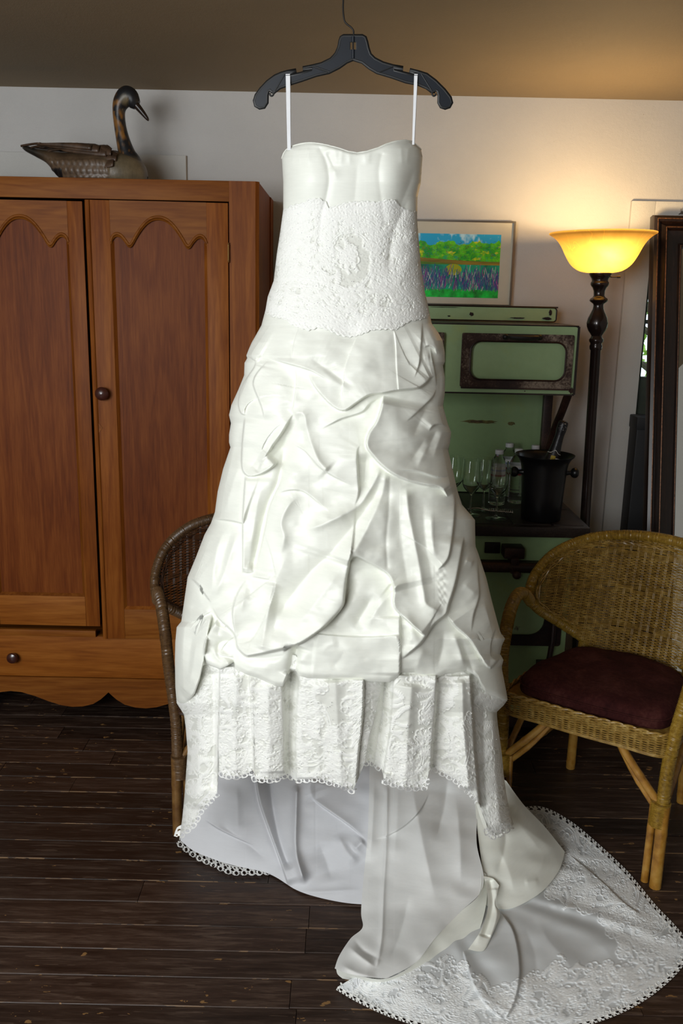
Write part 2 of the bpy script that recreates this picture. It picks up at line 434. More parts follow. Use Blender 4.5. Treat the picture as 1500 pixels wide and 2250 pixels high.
def arch_door(x0, x1, z0, z1, sw_l, sw_r, knobs, hinge_right, ang):
    """door with arched top rail; origin on the hinge line"""
    hx = x1 if hinge_right else x0
    d = empty('door', (hx+ax, AF+ay, 0)); d.parent = arm
    d.rotation_euler = (0, 0, ang)
    def L(mb, name, mat, **k):
        o = mb.build(name, mat, d, **k); o.location = (-hx, -AF, 0); return o
    t0, t1 = AF-.006, AF+.018
    L(MB().box(x0, x0+sw_l, t0, t1, z0, z1, .002), 'stile', W_v)
    L(MB().box(x1-sw_r, x1, t0, t1, z0, z1, .002), 'stile', W_v)
    a, b_ = x0+sw_l, x1-sw_r
    L(MB().box(a, b_, t0, t1, z0, z0+.115, .002), 'rail', W_h)
    w = b_-a; zl = z1-.11
    # ogee: small round corner, cusp, high centre arch
    k = [(0, -.018), (.012, -.006), (.035, .004), (.07, .008), (.11, .003), (.15, -.011), (.185, -.026), (.215, -.022), (.26, .002), (.32, .030), (.38, .050), (.44, .061), (.5, .064)]
    pts = [(a+u*w, zl+v) for u, v in k] + [(a+(1-u)*w, zl+v) for u, v in k[::-1][1:]]
    up = catmull([(p_[0], p_[1]) for p_ in pts], 3)
    # keep the cusps sharp: insert them straight
    poly = [(b_, z1), (a, z1)] + [tuple(q) for q in up]
    L(MB().prism(poly, t0, t1), 'arched_rail', W_h, smooth=30)
    # moulding around the opening
    mo = MB()
    path = [(p_[0], t0+.001, p_[1]-.0035) for p_ in up]
    mo.tube(path, .0048, 8)
    mo.tube([(q[0], q[1]+.003, q[2]-.008) for q in path], .0035, 6)
    L(mo, 'moulding', W_h, smooth=60)
    e = MB(); zb = z0+.115
    for xx, s in ((a, 1), (b_, -1)):
        e.prism([(xx, t0+.001), (xx+s*.010, t0+.011), (xx, t0+.011)], zb, zl-.02, 'z')
    e.prism([(t0+.001, zb), (t0+.011, zb+.010), (t0+.011, zb)], a, b_, 'x')
    L(e, 'bevel_strip', W_v, smooth=0)
    L(MB().box(a-.005, b_+.005, t0+.011, t1-.002, zb-.005, z1-.03), 'panel', W_p)
    if knobs:
        kx, kz = knobs
        kb = MB(); kb.lathe([(0.0, 0), (.012, .001), (.010, .009), (.014, .014), (.0215, .021), (.0235, .028), (.020, .034), (.010, .039), (0, .040)], 24, M=Matrix.Translation((kx, t0, kz)) @ Matrix.Rotation(pi/2, 4, 'X'))
        L(kb, 'knob', M_knob)
        kp = MB(); q = .019; kp.prism([(kx-.022-q*.8, 1.135), (kx-.022, 1.135+q), (kx-.022+q*.8, 1.135), (kx-.022, 1.135-q)], t0-.0015, t0+.001)
        L(kp, 'keyhole_plate', W_h, smooth=0)
        kh = MB(); kh.lathe([(0, 0), (.003, 0), (.003, .0008)], 10, M=Matrix.Translation((kx-.022, t0-.0012, 1.137)) @ Matrix.Rotation(pi/2, 4, 'X')); kh.box(kx-.0235, kx-.0205, t0-.002, t0-.001, 1.127, 1.137)
        L(kh, 'keyhole', M_iron)
    for z in (z1-.16, z0+.2):
        hb = MB(); X = x1+.001 if hinge_right else x0-.001
        hb.tube([(X, t0-.002, z-.027), (X, t0-.002, z+.027)], .0035, 8); hb.ico((X, t0-.002, z+.03), .0035, 1); hb.ico((X, t0-.002, z-.03), .0035, 1)
        L(hb, 'hinge', M_brass)
    return d, L
d, L = arch_door(-.866, -.401, .347, 1.897, .072, .072, (-.838, 1.257), True, radians(2.2))
as_ = MB(); as_.tube([(-.8665, AF-.004, .348), (-.8665, AF-.004, 1.896)], .009, 10)
L(as_, 'astragal', W_v)
d, L = arch_door(-1.332, -.888, .388, 1.893, .072, .052, None, False, 0)

# ------------------------------------------------------------------ goose decoy on the armoire
def goose():
    def shade_noise(P, s, seed):
        r = np.random.default_rng(seed); out = np.zeros(len(P))
        for k in range(7):
            d = r.normal(size=3)*s*(1+.4*k); out += np.sin(P @ d + r.uniform(0, 6))/(1+.25*k)
        return out/3
    gm, nt, p = newmat('carved_painted_wood')
    at = node(nt, 'ShaderNodeAttribute', attribute_name='paint')
    n1 = noise(nt, coords(nt), 90, 4)
    nt.links.new(mix(nt, .35, at.outputs['Color'], ramp(nt, n1, [(.3, (.25,)*3), (.7, (1.,)*3)]), 'MULTIPLY'), p.inputs['Base Color'])
    p.inputs['Roughness'].default_value = .42; bump(nt, p, n1, .3, .002)
    Yg = 3.48; O_ = np.array([-.90, Yg, AT])
    g = empty('goose_decoy', tuple(O_), label='carved wooden goose decoy with black neck standing on top of the armoire', cat='decoy'); g.scale = (.86, 1, 1.09)
    # body: cross sections along x: (x, zc, half height, half width)
    S_ = np.array([[-.315, .118, .003, .010], [-.300, .116, .010, .028], [-.26, .104, .014, .040], [-.215, .092, .022, .050], [-.17, .070, .040, .062], [-.12, .052, .056, .080],
                   [-.05, .046, .068, .098], [.02, .046, .072, .104], [.09, .044, .066, .100], [.14, .042, .058, .086], [.175, .040, .046, .062], [.195, .036, .030, .036], [.202, .034, .004, .006]])
    x = np.linspace(0, len(S_)-1, 150); C = catmull(S_, 12); t = np.linspace(0, 1, len(C))
    C = np.stack([np.interp(np.linspace(0, 1, 160), t, C[:, k]) for k in range(4)], 1)
    nth = 96; th = np.linspace(0, 2*pi, nth, endpoint=False)
    X = np.repeat(C[:, 0:1], nth, 1); ct, sn = np.cos(th)[None], np.sin(th)[None]
    Yv = C[:, 3:4]*ct*(1+.0*sn); Zv = C[:, 1:2] + C[:, 2:3]*np.sign(sn)*np.abs(sn)**.85
    P = np.stack([X, Yv, Zv], -1)
    # scalloped flank feathers (displacement)
    rows = (P[..., 2]-.0)/.026; cols = (P[..., 0]+.3)/.026 + .5*(np.floor(rows) % 2)
    fx = cols-np.floor(cols)-.5; fz = rows-np.floor(rows)
    edge = np.clip(1-np.abs((fx**2*3.2+(1-fz)**2)-.55)*3.0, 0, 1)
    flank = ((P[..., 0] > -.20) & (P[..., 0] < .07) & (P[..., 2] < .075)).astype(float)
    disp = (np.clip(.9-(fx**2*3+(1-fz)**2), 0, 1)*.005)*flank
    nrm = np.stack([np.zeros_like(X), ct*np.ones_like(X), sn*np.ones_like(X)], -1)
    P = P+nrm*disp[..., None]
    P[..., 2] = np.maximum(P[..., 2], 0.0)
    V = P.reshape(-1, 3)
    i = np.arange(159)[:, None]*nth; j = np.arange(nth)[None]
    Q = np.stack([i+j, i+(j+1) % nth, i+nth+(j+1) % nth, i+nth+j], -1).reshape(-1, 4)
    nz = shade_noise(V, 60, 1); base = np.array([.085, .052, .028])*(1+.35*nz[:, None])
    pale = np.array([.17, .13, .075]); br = np.clip((V[:, 0]-.03)*14, 0, 1)[:, None]; base = base*(1-br)+pale*(1+.25*nz[:, None])*br
    fl = flank.reshape(-1, 1)*np.clip(V[:, 2:3]*0+1, 0, 1); base = base*(1-.6*fl)+(.6*fl)*np.array([.16, .10, .06])*(1-.55*edge.reshape(-1, 1))
    tail = np.clip((-.2-V[:, 0])*18, 0, 1)[:, None]; base = base*(1-tail)+tail*np.array([.02, .017, .012])
    rump = ((V[:, 0] < -.13) & (V[:, 2] < .05))[:, None]; base = np.where(rump, np.array([.012, .01, .01]), base)
    me = fast_grid_mesh('body', V, Q, {'paint': np.clip(base, .005, 1)})
    link_mesh('body', me, gm, g)
    # wings with layered feathers
    for sd in (-1, 1):
        wb = MB(); cols_ = []
        for k, (x0, z0, L_, w_) in enumerate([(.10, .085, .21, .034), (.06, .098, .26, .030), (.03, .108, .30, .026), (.09, .068, .15, .034), (.0, .112, .31, .018), (.08, .100, .12, .030)]):
            n_ = 26; u = np.linspace(0, 1, n_); m_ = 9; w = np.linspace(-1, 1, m_)
            U, Wg = np.meshgrid(u, w, indexing='ij')
            prof = w_*np.sin(np.clip(U*1.15+.12, 0, 1.0)*pi)**.45*np.where(U > .93, np.sqrt(np.clip(1-(U-.93)/.07, 0, 1))*.9+.1, 1)
            xx = x0-U*L_; yy = sd*(.088-.055*U+.006*np.cos(Wg*1.5)+.002*k-.4*(z0-.085)) ; zz = z0-.035*U*(k == 3)+.02*np.sin(U*2.4)-.006*U+Wg*prof*.62
            yy = yy-sd*Wg*prof*.5+sd*.004*(1-Wg**2)
            zz = np.minimum(zz, .125+.0*U+(U > .7)*(U-.7)*.03)
            V = np.stack([xx, yy, zz], -1).reshape(-1, 3)
            wb.add(V, grid_quads(n_, m_).tolist())
        me = wb.mesh('wing'); sol = None
        o = link_mesh('wing', me, gm, g)
        vv = np.empty(len(me.vertices)*3, np.float32); me.vertices.foreach_get('co', vv); vv = vv.reshape(-1, 3)
        nz = shade_noise(vv, 90, 5); cc = np.array([.075, .042, .024])*(1+.5*nz[:, None])
        at = me.attributes.new('paint', 'FLOAT_COLOR', 'POINT'); c4 = np.ones((len(vv), 4), np.float32); c4[:, :3] = np.clip(cc, .005, 1); at.data.foreach_set('color', c4.ravel())
        md = o.modifiers.new('thick', 'SOLIDIFY'); md.thickness = .003
    # wing tips crossing over the tail
    wt = MB()
    for sd in (-1, 1): wt.tube(catmull([(-.10, sd*.03, .112), (-.18, sd*.025, .120), (-.24, sd*.015, .134)], 6), np.linspace(.016, .003, 13), 10, flat=.45)
    o = wt.build('wing_tip', simple('dark_feather', (.035, .022, .014), .5, var=.3), g)
    # neck and head, one surface
    path = np.array([[.135, 0, .045, .050], [.130, 0, .075, .043], [.118, 0, .105, .0315], [.103, 0, .150, .0245], [.093, 0, .195, .0215], [.090, 0, .235, .0225], [.098, 0, .262, .0265], [.118, 0, .281, .029], [.140, 0, .281, .0275], [.155, 0, .268, .0235], [.166, 0, .257, .016]])
    Cn = catmull(path, 10)
    tb = MB(); tb.tube(Cn[:, :3], Cn[:, 3]*1.13, 32)
    me = tb.mesh('neck'); o = link_mesh('neck', me, gm, g)
    vv = np.empty(len(me.vertices)*3, np.float32); me.vertices.foreach_get('co', vv); vv = vv.reshape(-1, 3)
    nz = shade_noise(vv*np.array([1, 1, .35]), 150, 9); nz2 = shade_noise(vv, 70, 4)
    org = np.clip((nz*1.6+.35-np.abs(vv[:, 2]-.185)*7+(.105-vv[:, 0])*26), 0, 1)
    org = np.where(vv[:, 2] > .235, np.clip(nz2*1.5-.2+(.105-vv[:, 0])*14, 0, 1), org)*(vv[:, 2] > .10)
    cc = np.array([.012, .012, .014])*(1-org[:, None])+org[:, None]*np.array([.23, .10, .02])
    cheek = np.clip(1.3-((vv[:, 0]-.122)**2/.00028+(vv[:, 2]-.268)**2/.0003), 0, 1)*(vv[:, 1] < 0)*1.; cc = cc*(1-cheek[:, None])+cheek[:, None]*np.array([.13, .10, .055])*(1+.3*nz2[:, None])
    bib = np.clip((.10-vv[:, 2])*40, 0, 1)*np.clip((vv[:, 0]-.11)*60, 0, 1); cc = cc*(1-bib[:, None])+bib[:, None]*np.array([.15, .115, .07])
    at = me.attributes.new('paint', 'FLOAT_COLOR', 'POINT'); c4 = np.ones((len(vv), 4), np.float32); c4[:, :3] = np.clip(cc, .005, 1); at.data.foreach_set('color', c4.ravel())
    bl = MB(); bl.tube(catmull([(.158, 0, .262, ), (.185, 0, .238), (.205, 0, .219), (.213, 0, .211)], 6), np.array(list(np.linspace(.017, .0085, 13))+list(np.linspace(.008, .003, 6))), 16, flat=.8)
    bl.build('bill', simple('dark_bill', (.022, .012, .008), .35), g)
    for s in (-1, 1): MB().ico((.141, s*.0275, .280), .0035, 1).build('eye', M_iron, g)
goose()

# ------------------------------------------------------------------ kitchen range
def enamel(name, base, rust=.5, dark=False, edges=None):
    m, nt, p = newmat(name)
    v = coords(nt); n1 = noise(nt, v, 3.5, 6, .65); n2 = noise(nt, v, 30, 4, .6); n3 = noise(nt, coords(nt, (1.6, 1, .5)), 7, 5, .6, .6)
    c = ramp(nt, n2, [(.3, tuple(x*.92 for x in base)), (.7, base)])
    yel = ramp(nt, n1, [(.55, (0, 0, 0)), (.72, (.55,)*3)]); c = mix(nt, yel, c, (base[0]*1.15, base[1]*.85, base[2]*.35))
    r_ = ramp(nt, math_(nt, 'ADD', math_(nt, 'MULTIPLY', n3, .75), math_(nt, 'MULTIPLY', n2, .25)), [(.66-.02*rust, (0, 0, 0)), (.70, (1, 1, 1))])
    c = mix(nt, r_, c, (.045, .018, .008))
    nt.links.new(c, p.inputs['Base Color']); p.inputs['Roughness'].default_value = .3
    p.inputs['Coat Weight'].default_value = .0; p.inputs['Specular IOR Level'].default_value = .5
    bump(nt, p, n2, .05, .001)
    return m
M_green = enamel('green_enamel', (.255, .37, .18), .3)
M_green2 = enamel('pale_green_enamel', (.31, .43, .225), .0)
def rustmetal(name, a, b_, c_):
    m, nt, p = newmat(name)
    v = coords(nt); n1 = noise(nt, v, 6, 5, .6); n2 = noise(nt, v, 160, 4, .7)
    s = math_(nt, 'ADD', math_(nt, 'MULTIPLY', n1, .65), math_(nt, 'MULTIPLY', n2, .35))
    nt.links.new(ramp(nt, s, [(.40, a), (.5, b_), (.60, c_)]), p.inputs['Base Color'])
    p.inputs['Roughness'].default_value = .45; p.inputs['Metallic'].default_value = .35
    bump(nt, p, n2, .3, .001); return m
M_rust = rustmetal('rusty_nickel', (.020, .009, .007), (.045, .022, .015), (.26, .20, .15))
M_rustd = rustmetal('dark_rusty_iron', (.010, .004, .004), (.022, .009, .007), (.055, .024, .015))
M_top = rustmetal('black_stove_top', (.010, .007, .006), (.020, .012, .010), (.035, .024, .018))
rg = empty('kitchen_range', (.33, 3.38, 0), label='old pale green enamel kitchen range with rusty trim behind the right wicker chair', cat='stove')
def G(mb, name, mat, parent=None, **k):
    if parent is None:
        o = mb.build(name, mat, rg, **k); o.location = (-.33, -3.38, 0)
    else: o = mb.build(name, mat, parent, **k)
    return o
def rrect(x0, x1, z0, z1, r, n=6):
    out = []
    for (cx, cz, a0) in ((x1-r, z1-r, 0), (x0+r, z1-r, 90), (x0+r, z0+r, 180), (x1-r, z0+r, 270)):
        out += [(cx+r*cos(radians(a0+90*k/n)), cz+r*sin(radians(a0+90*k/n))) for k in range(n+1)]
    return out
def ring_plate(outer, inner, y0, y1):
    """plate with a hole: outer and inner loops with the same count"""
    n_ = len(outer); V = []
    for (yy, lp) in ((y0, outer), (y0, inner), (y1, inner), (y1, outer)): V += [(a, yy, b_) for a, b_ in lp]
    F = []
    for k in range(4):
        k2 = (k+1) % 4
        F += [(k*n_+i, k*n_+(i+1) % n_, k2*n_+(i+1) % n_, k2*n_+i) for i in range(n_)]
    return MB().add(V, F)
SX0, SX1 = -.03, .832
# lower body
G(MB().box(SX0, .825, 3.12, 3.60, .12, .80, .004), 'oven_body', M_green)
G(MB().box(SX0+.01, .815, 3.135, 3.59, .045, .12), 'base_plinth', M_rustd)
for (lx, ly) in ((SX0+.05, 3.17), (.77, 3.17), (SX0+.05, 3.55), (.77, 3.55)):
    G(MB().lathe([(.028, .0), (.03, .006), (.016, .02), (.02, .045)], 14, (lx, ly, 0), cap=True), 'leg', M_rustd)
top = G(MB().box(-.05, .868, 3.07, 3.66, .797, .835, .006), 'cooktop', M_top)
pl = MB()
for x0, x1 in ((.47, .60), (.604, .735), (.745, .85)):
    pl.box(x0, x1, 3.10, 3.34, .8345, .8375, .001); pl.box(x0, x1, 3.345, 3.60, .8345, .8375, .001)
pl.box(-.03, .46, 3.10, 3.60, .8345, .8375, .001)
pl.build('cooktop_plate', M_top, top)
# oven door with dark frame
of = G(ring_plate(rrect(.02, .80, .385, .70, .01), rrect(.09, .737, .425, .682, .055), 3.098, 3.122), 'oven_door', M_rustd)
pn = MB().prism(rrect(.085, .742, .42, .69, .05), 3.106, 3.12); pn.build('door_panel', M_green, of, smooth=30)
rl = MB(); rl.tube([(SX0, 3.045, .695), (.868, 3.045, .695)], .019, 16); G(rl, 'front_rail', M_rustd)
for bx in (.605, .06):
    br = MB(); br.box(bx-.036, bx+.036, 3.05, 3.12, .722, .762, .006); br.box(bx-.014, bx+.014, 3.03, 3.10, .675, .73, .004); br.ico((bx+.008, 3.03, .672), .016, 2)
    G(br, 'rail_bracket', M_rustd)
pk = MB(); pk.box(.51, .565, 3.112, 3.121, .725, .765, .003); G(pk, 'damper_plate', M_iron)
sh = MB(); sh.tube([(.765, 3.07, .52), (.762, 3.06, .42), (.752, 3.055, .33)], .010, 10); sh.box(.722, .785, 3.06, 3.12, .30, .325, .003)
G(sh, 'damper_lever', M_rustd)
# splash back and warming cabinet
G(MB().box(SX0+.02, .795, 3.628, 3.645, .838, 1.272, .002), 'splash_back', M_green)
st_ = MB()
st_.add([(a, b_, z) for z in (1.077,) for a, b_ in ((.5, 3.627), (.61, 3.627))], [])
for px_, in ((.79,), (-.02,)):
    G(MB().box(px_, px_+.035, 3.60, 3.65, .838, 1.272, .004), 'rear_post', M_rustd)
for bx in (.815, -.0):
    cv = catmull([(bx+.01, 3.36, 1.272), (bx+.0, 3.40, 1.20), (bx-.006, 3.47, 1.12), (bx-.01, 3.53, 1.02), (bx-.012, 3.56, .92), (bx-.012, 3.57, .838)], 8)
    G(MB().tube(cv, .0165, 10, flat=.7), 'shelf_bracket', M_rustd)
wc = G(MB().prism(rrect(SX0, SX1, 1.273, 1.512, .012), 3.312, 3.64), 'warming_cabinet', M_green2, smooth=30)
wt_ = MB().box(SX0-.003, SX1+.003, 3.318, 3.645, 1.509, 1.517, .002)
wt_.box(SX1-.004, SX1+.004, 3.308, 3.645, 1.272, 1.513); wt_.box(SX0, SX1, 3.308, 3.33, 1.268, 1.2735)
wt_.build('dark_edge_band', M_top, wc)
for (x0, x1) in ((.417, .815), (.0, .353)):
    fr = ring_plate(rrect(x0, x1, 1.293, 1.484, .006), rrect(x0+.033, x1-.026, 1.322, 1.456, .035), 3.297, 3.314)
    f_ = G(fr, 'warming_door', M_rust)
    # bulging enamel panel
    lp0 = rrect(x0+.032, x1-.025, 1.321, 1.457, .036); n_ = len(lp0); cx, cz = (x0+x1)/2+.003, 1.389
    V = []; F = []
    ks = [0, .12, .3, .55, .8, .97]
    for k in ks:
        V += [(cx+(a-cx)*(1-k), 3.308-.012*(1-(1-k)**2.5), cz+(b_-cz)*(1-k)) for a, b_ in lp0]
    for q in range(len(ks)-1): F += [(q*n_+i, q*n_+(i+1) % n_, (q+1)*n_+(i+1) % n_, (q+1)*n_+i) for i in range(n_)]
    F.append([(len(ks)-1)*n_+i for i in range(n_)])
    MB().add(V, F).build('enamel_panel', M_green2, f_, smooth=60)
    rb = MB(); rb.tube([(a, 3.2965, b_) for a, b_ in lp0], .0035, 6, close=True); rb.build('rim_bead', M_rustd, f_)
    hx = (x0+x1)/2+.012
    hd = MB(); hd.tube(catmull([(hx-.06, 3.29, 1.474), (hx-.045, 3.268, 1.474), (hx-.02, 3.262, 1.472), (hx+.02, 3.262, 1.472), (hx+.045, 3.268, 1.474), (hx+.06, 3.29, 1.474)], 6), np.r_[np.linspace(.006, .006, 6), np.linspace(.007, .010, 10), np.linspace(.010, .006, 15)], 10)
    for s in (-1, 1): hd.ico((hx+s*.06, 3.286, 1.474), .011, 2)
    hd.build('handle', M_iron, f_)
    ft_ = MB(); ft_.box(x0+.004, x1-.004, 3.294, 3.312, 1.288, 1.2935); ft_.build('lower_lip', M_rustd, f_)
hp = G(MB().prism(rrect(SX0+.01, .816, 1.5235, 1.573, .012), 3.612, 3.64), 'high_back', M_green2, smooth=30)
e = MB(); e.tube([(a, 3.612, b_) for a, b_ in rrect(SX0+.01, .816, 1.5215, 1.575, .012)], .003, 6, close=True); e.box(SX0+.005, .821, 3.612, 3.648, 1.5735, 1.579)
e.build('black_edge', M_top, hp)
# stains on the enamel (thin crusts of rust)
def blob(name, cx, cz, y, rx, rz, mat, parent=None, seed=0, thick=.0012):
    r_ = random.Random(seed); n_ = 22
    lp = [(cx+rx*cos(2*pi*k/n_)*r_.uniform(.72, 1.1), cz+rz*sin(2*pi*k/n_)*r_.uniform(.6, 1.1)) for k in range(n_)]
    return G(MB().prism(lp, y-thick, y+.0005), name, mat, parent, smooth=0)
M_stain = simple('ochre_stain', (.10, .085, .02), .5, var=.5, nscale=60)
M_stain2 = simple('brown_stain', (.05, .028, .01), .5, var=.5, nscale=60)
blob('rust_stain', .545, 1.125, 3.628, .075, .009, M_stain, seed=1); blob('rust_stain', .53, 1.126, 3.627, .03, .005, M_stain2, seed=2)
blob('rust_stain', .672, 1.121, 3.628, .016, .008, M_stain, seed=3)
blob('rust_stain', .487, 1.545, 3.612, .008, .008, M_rustd, seed=4, thick=.004); blob('rust_stain', .665, 1.534, 3.612, .03, .003, M_rustd, seed=5, thick=.004)
blob('rust_stain', .78, 1.534, 3.612, .018, .006, M_rustd, seed=6, thick=.004); blob('rust_stain', .792, 1.556, 3.612, .006, .014, M_rustd, seed=7, thick=.004)
blob('rust_stain', .38, 1.569, 3.612, .07, .0015, M_rustd, seed=8, thick=.004)
blob('rust_stain', .40, 1.536, 3.612, .006, .003, M_rustd, seed=9, thick=.004)
blob('rust_stain', .822, 1.286, 3.312, .010, .012, M_rustd, seed=10); blob('rust_stain', .654, 1.281, 3.312, .003, .002, M_rustd, seed=11)

# ------------------------------------------------------------------ framed landscape drawing
def picture():
    x0, x1, z0, z1 = -.10, .667, 1.575, 1.905
    pc = empty('framed_picture', ((x0+x1)/2, 3.799, z0), label='silver framed green landscape drawing hanging on the wall above the range', cat='picture')
    w = (x1-x0)/2; h = z1-z0
    M_sil = simple('brushed_silver', (.34, .30, .26), .3, 1, var=.05)
    fr = ring_plate(rrect(-w, w, 0, h, .001, 1), rrect(-w+.007, w-.007, .007, h-.007, .001, 1), -.022, .0)
    fr.build('frame', M_sil, pc, smooth=0)
    MB().box(-w+.006, w-.006, -.014, -.004, .006, h-.006).build('mat_board', simple('cream_mat', (.52, .49, .40), .8, var=.03), pc)
    # the pastel drawing, painted into a fine colour grid
    iw, ih = 620, 250
    X, Z = np.meshgrid(np.linspace(0, 1, iw), np.linspace(0, 1, ih), indexing='xy')
    r = np.random.default_rng(3)
    def fb(sx, sz, seed):
        q = np.random.default_rng(seed); o = np.zeros_like(X)
        for k in range(9):
            a = q.normal(size=2)*np.array([sx, sz])*(1+.5*k); o += np.sin(X*a[0]+Z*a[1]+q.uniform(0, 6))/(1+.3*k)
        return o/2.5
    def fb(sx, sz, seed):
        q = np.random.default_rng(seed); o = np.zeros_like(X)
        for k in range(4):
            nx, nz = max(2, int(sx*.5*2**k)), max(2, int(sz*.35*2**k)); g0 = q.normal(size=(nz+2, nx+2)); x_, z_ = X*nx, Z*nz
            i, j = z_.astype(int), x_.astype(int); fz, fx = z_-i, x_-j; fz = fz*fz*(3-2*fz); fx = fx*fx*(3-2*fx)
            o += (g0[i, j]*(1-fx)*(1-fz)+g0[i, j+1]*fx*(1-fz)+g0[i+1, j]*(1-fx)*fz+g0[i+1, j+1]*fx*fz)/(1.5**k)
        return o*.62
    img = np.zeros((ih, iw, 3))
    sky = np.array([.06, .30, .48]); cloud = np.array([.45, .62, .68])
    cl = np.clip(fb(30, 12, 1)+.1, 0, 1)[..., None]
    img[:] = sky*(1-cl)+cloud*cl
    tl = .86+.035*fb(35, 0, 2)
    m = Z < tl; f = np.clip(fb(60, 40, 3)*.5+.5, 0, 1)[..., None]
    img = np.where(m[..., None], np.array([.02, .23, .03])*(1-f)+np.array([.13, .46, .02])*f, img)
    y_ = np.clip(fb(40, 30, 4)-.55, 0, 1)[..., None]*1.5*m[..., None]; img = img*(1-y_)+y_*np.array([.45, .5, .03])
    tq = np.clip(fb(30, 20, 5)-.3, 0, 1)[..., None]*(Z < .66)[..., None]; img = img*(1-tq)+tq*np.array([.01, .30, .22])
    m = Z < .60+.02*np.sin(X*5); img = np.where(m[..., None], np.array([.10, .20, .03])*(1+.35*fb(8, 90, 6)[..., None]), img)
    m2 = (np.abs(Z-.585-.05*np.sin(X*3.2+1.3)) < .03)[..., None]; img = np.where(m2, np.array([.20, .14, .03])*(1+.3*fb(10, 80, 7)[..., None]), img)
    m = Z < .52; img = np.where(m[..., None], np.array([.02, .24, .14])*(1+.4*fb(30, 12, 8)[..., None]), img)
    ye = (((X-.72)/.05)**2+((Z-.44)/.09)**2 < 1); img = np.where(ye[..., None], np.array([.30, .32, .03]), img)
    m = Z < .13; img = np.where(m[..., None], np.array([.015, .32, .05])*(1+.4*fb(50, 20, 9)[..., None]), img)
    g_ = img.mean(-1, keepdims=True); img = np.clip(g_+(img-g_)*1.25, 0, 1)
    def line(x0_, z0_, x1_, z1_, col, wd=1.0, al=.8):
        n_ = int(max(abs(x1_-x0_)*iw, abs(z1_-z0_)*ih)*1.3)+2
        xs = (np.linspace(x0_, x1_, n_)*iw).astype(int); zs = (np.linspace(z0_, z1_, n_)*ih).astype(int)
        for dx in range(int(wd)+1):
            ok = (xs+dx >= 0) & (xs+dx < iw) & (zs >= 0) & (zs < ih)
            img[zs[ok], xs[ok]+dx] = img[zs[ok], xs[ok]+dx]*(1-al)+np.array(col)*al
    pal = [(.03, .02, .20), (.14, .02, .22), (.01, .16, .20), (.01, .05, .16), (.25, .03, .20), (.02, .22, .10), (.4, .45, .4)]
    for k in range(1500):
        x = r.uniform(0, 1); z = r.uniform(.10, .34)
        if abs(x-.72) < .05 and r.random() < .6: continue
        line(x, z, x+r.normal()*.012, z+r.uniform(.05, .2), pal[r.integers(0, 7) if r.random() < .8 else 3], r.integers(1, 3), .75)
    for k in range(300):
        x = r.uniform(0, 1); z = r.uniform(.62, .86); a = r.uniform(0, 6); c_ = [(.01, .10, .06), (.05, .03, .01), (.01, .12, .25), (.2, .04, .02)][r.integers(0, 4)]
        px_, pz_ = x, z
        for q in range(5):
            a += .7; nx, nz_ = px_+.006*cos(a), pz_+.014*sin(a); line(px_, pz_, nx, nz_, c_, 0, .7); px_, pz_ = nx, nz_
    ax0, ax1, az0, az1 = -w+.055, w-.054, .032, h-.052
    VX = ax0+X*(ax1-ax0); VZ = az0+Z*(az1-az0)
    V = np.stack([VX, np.full_like(VX, -.0148), VZ], -1).reshape(-1, 3)
    am, nt, p = newmat('pastel_drawing')
    at = node(nt, 'ShaderNodeAttribute', attribute_name='paint'); nt.links.new(at.outputs['Color'], p.inputs['Base Color']); p.inputs['Roughness'].default_value = .6
    me = fast_grid_mesh('drawing', V, grid_quads(ih, iw), {'paint': np.clip(img.reshape(-1, 3)*1.25, 0, 1)})
    link_mesh('drawing', me, am, pc)
picture()
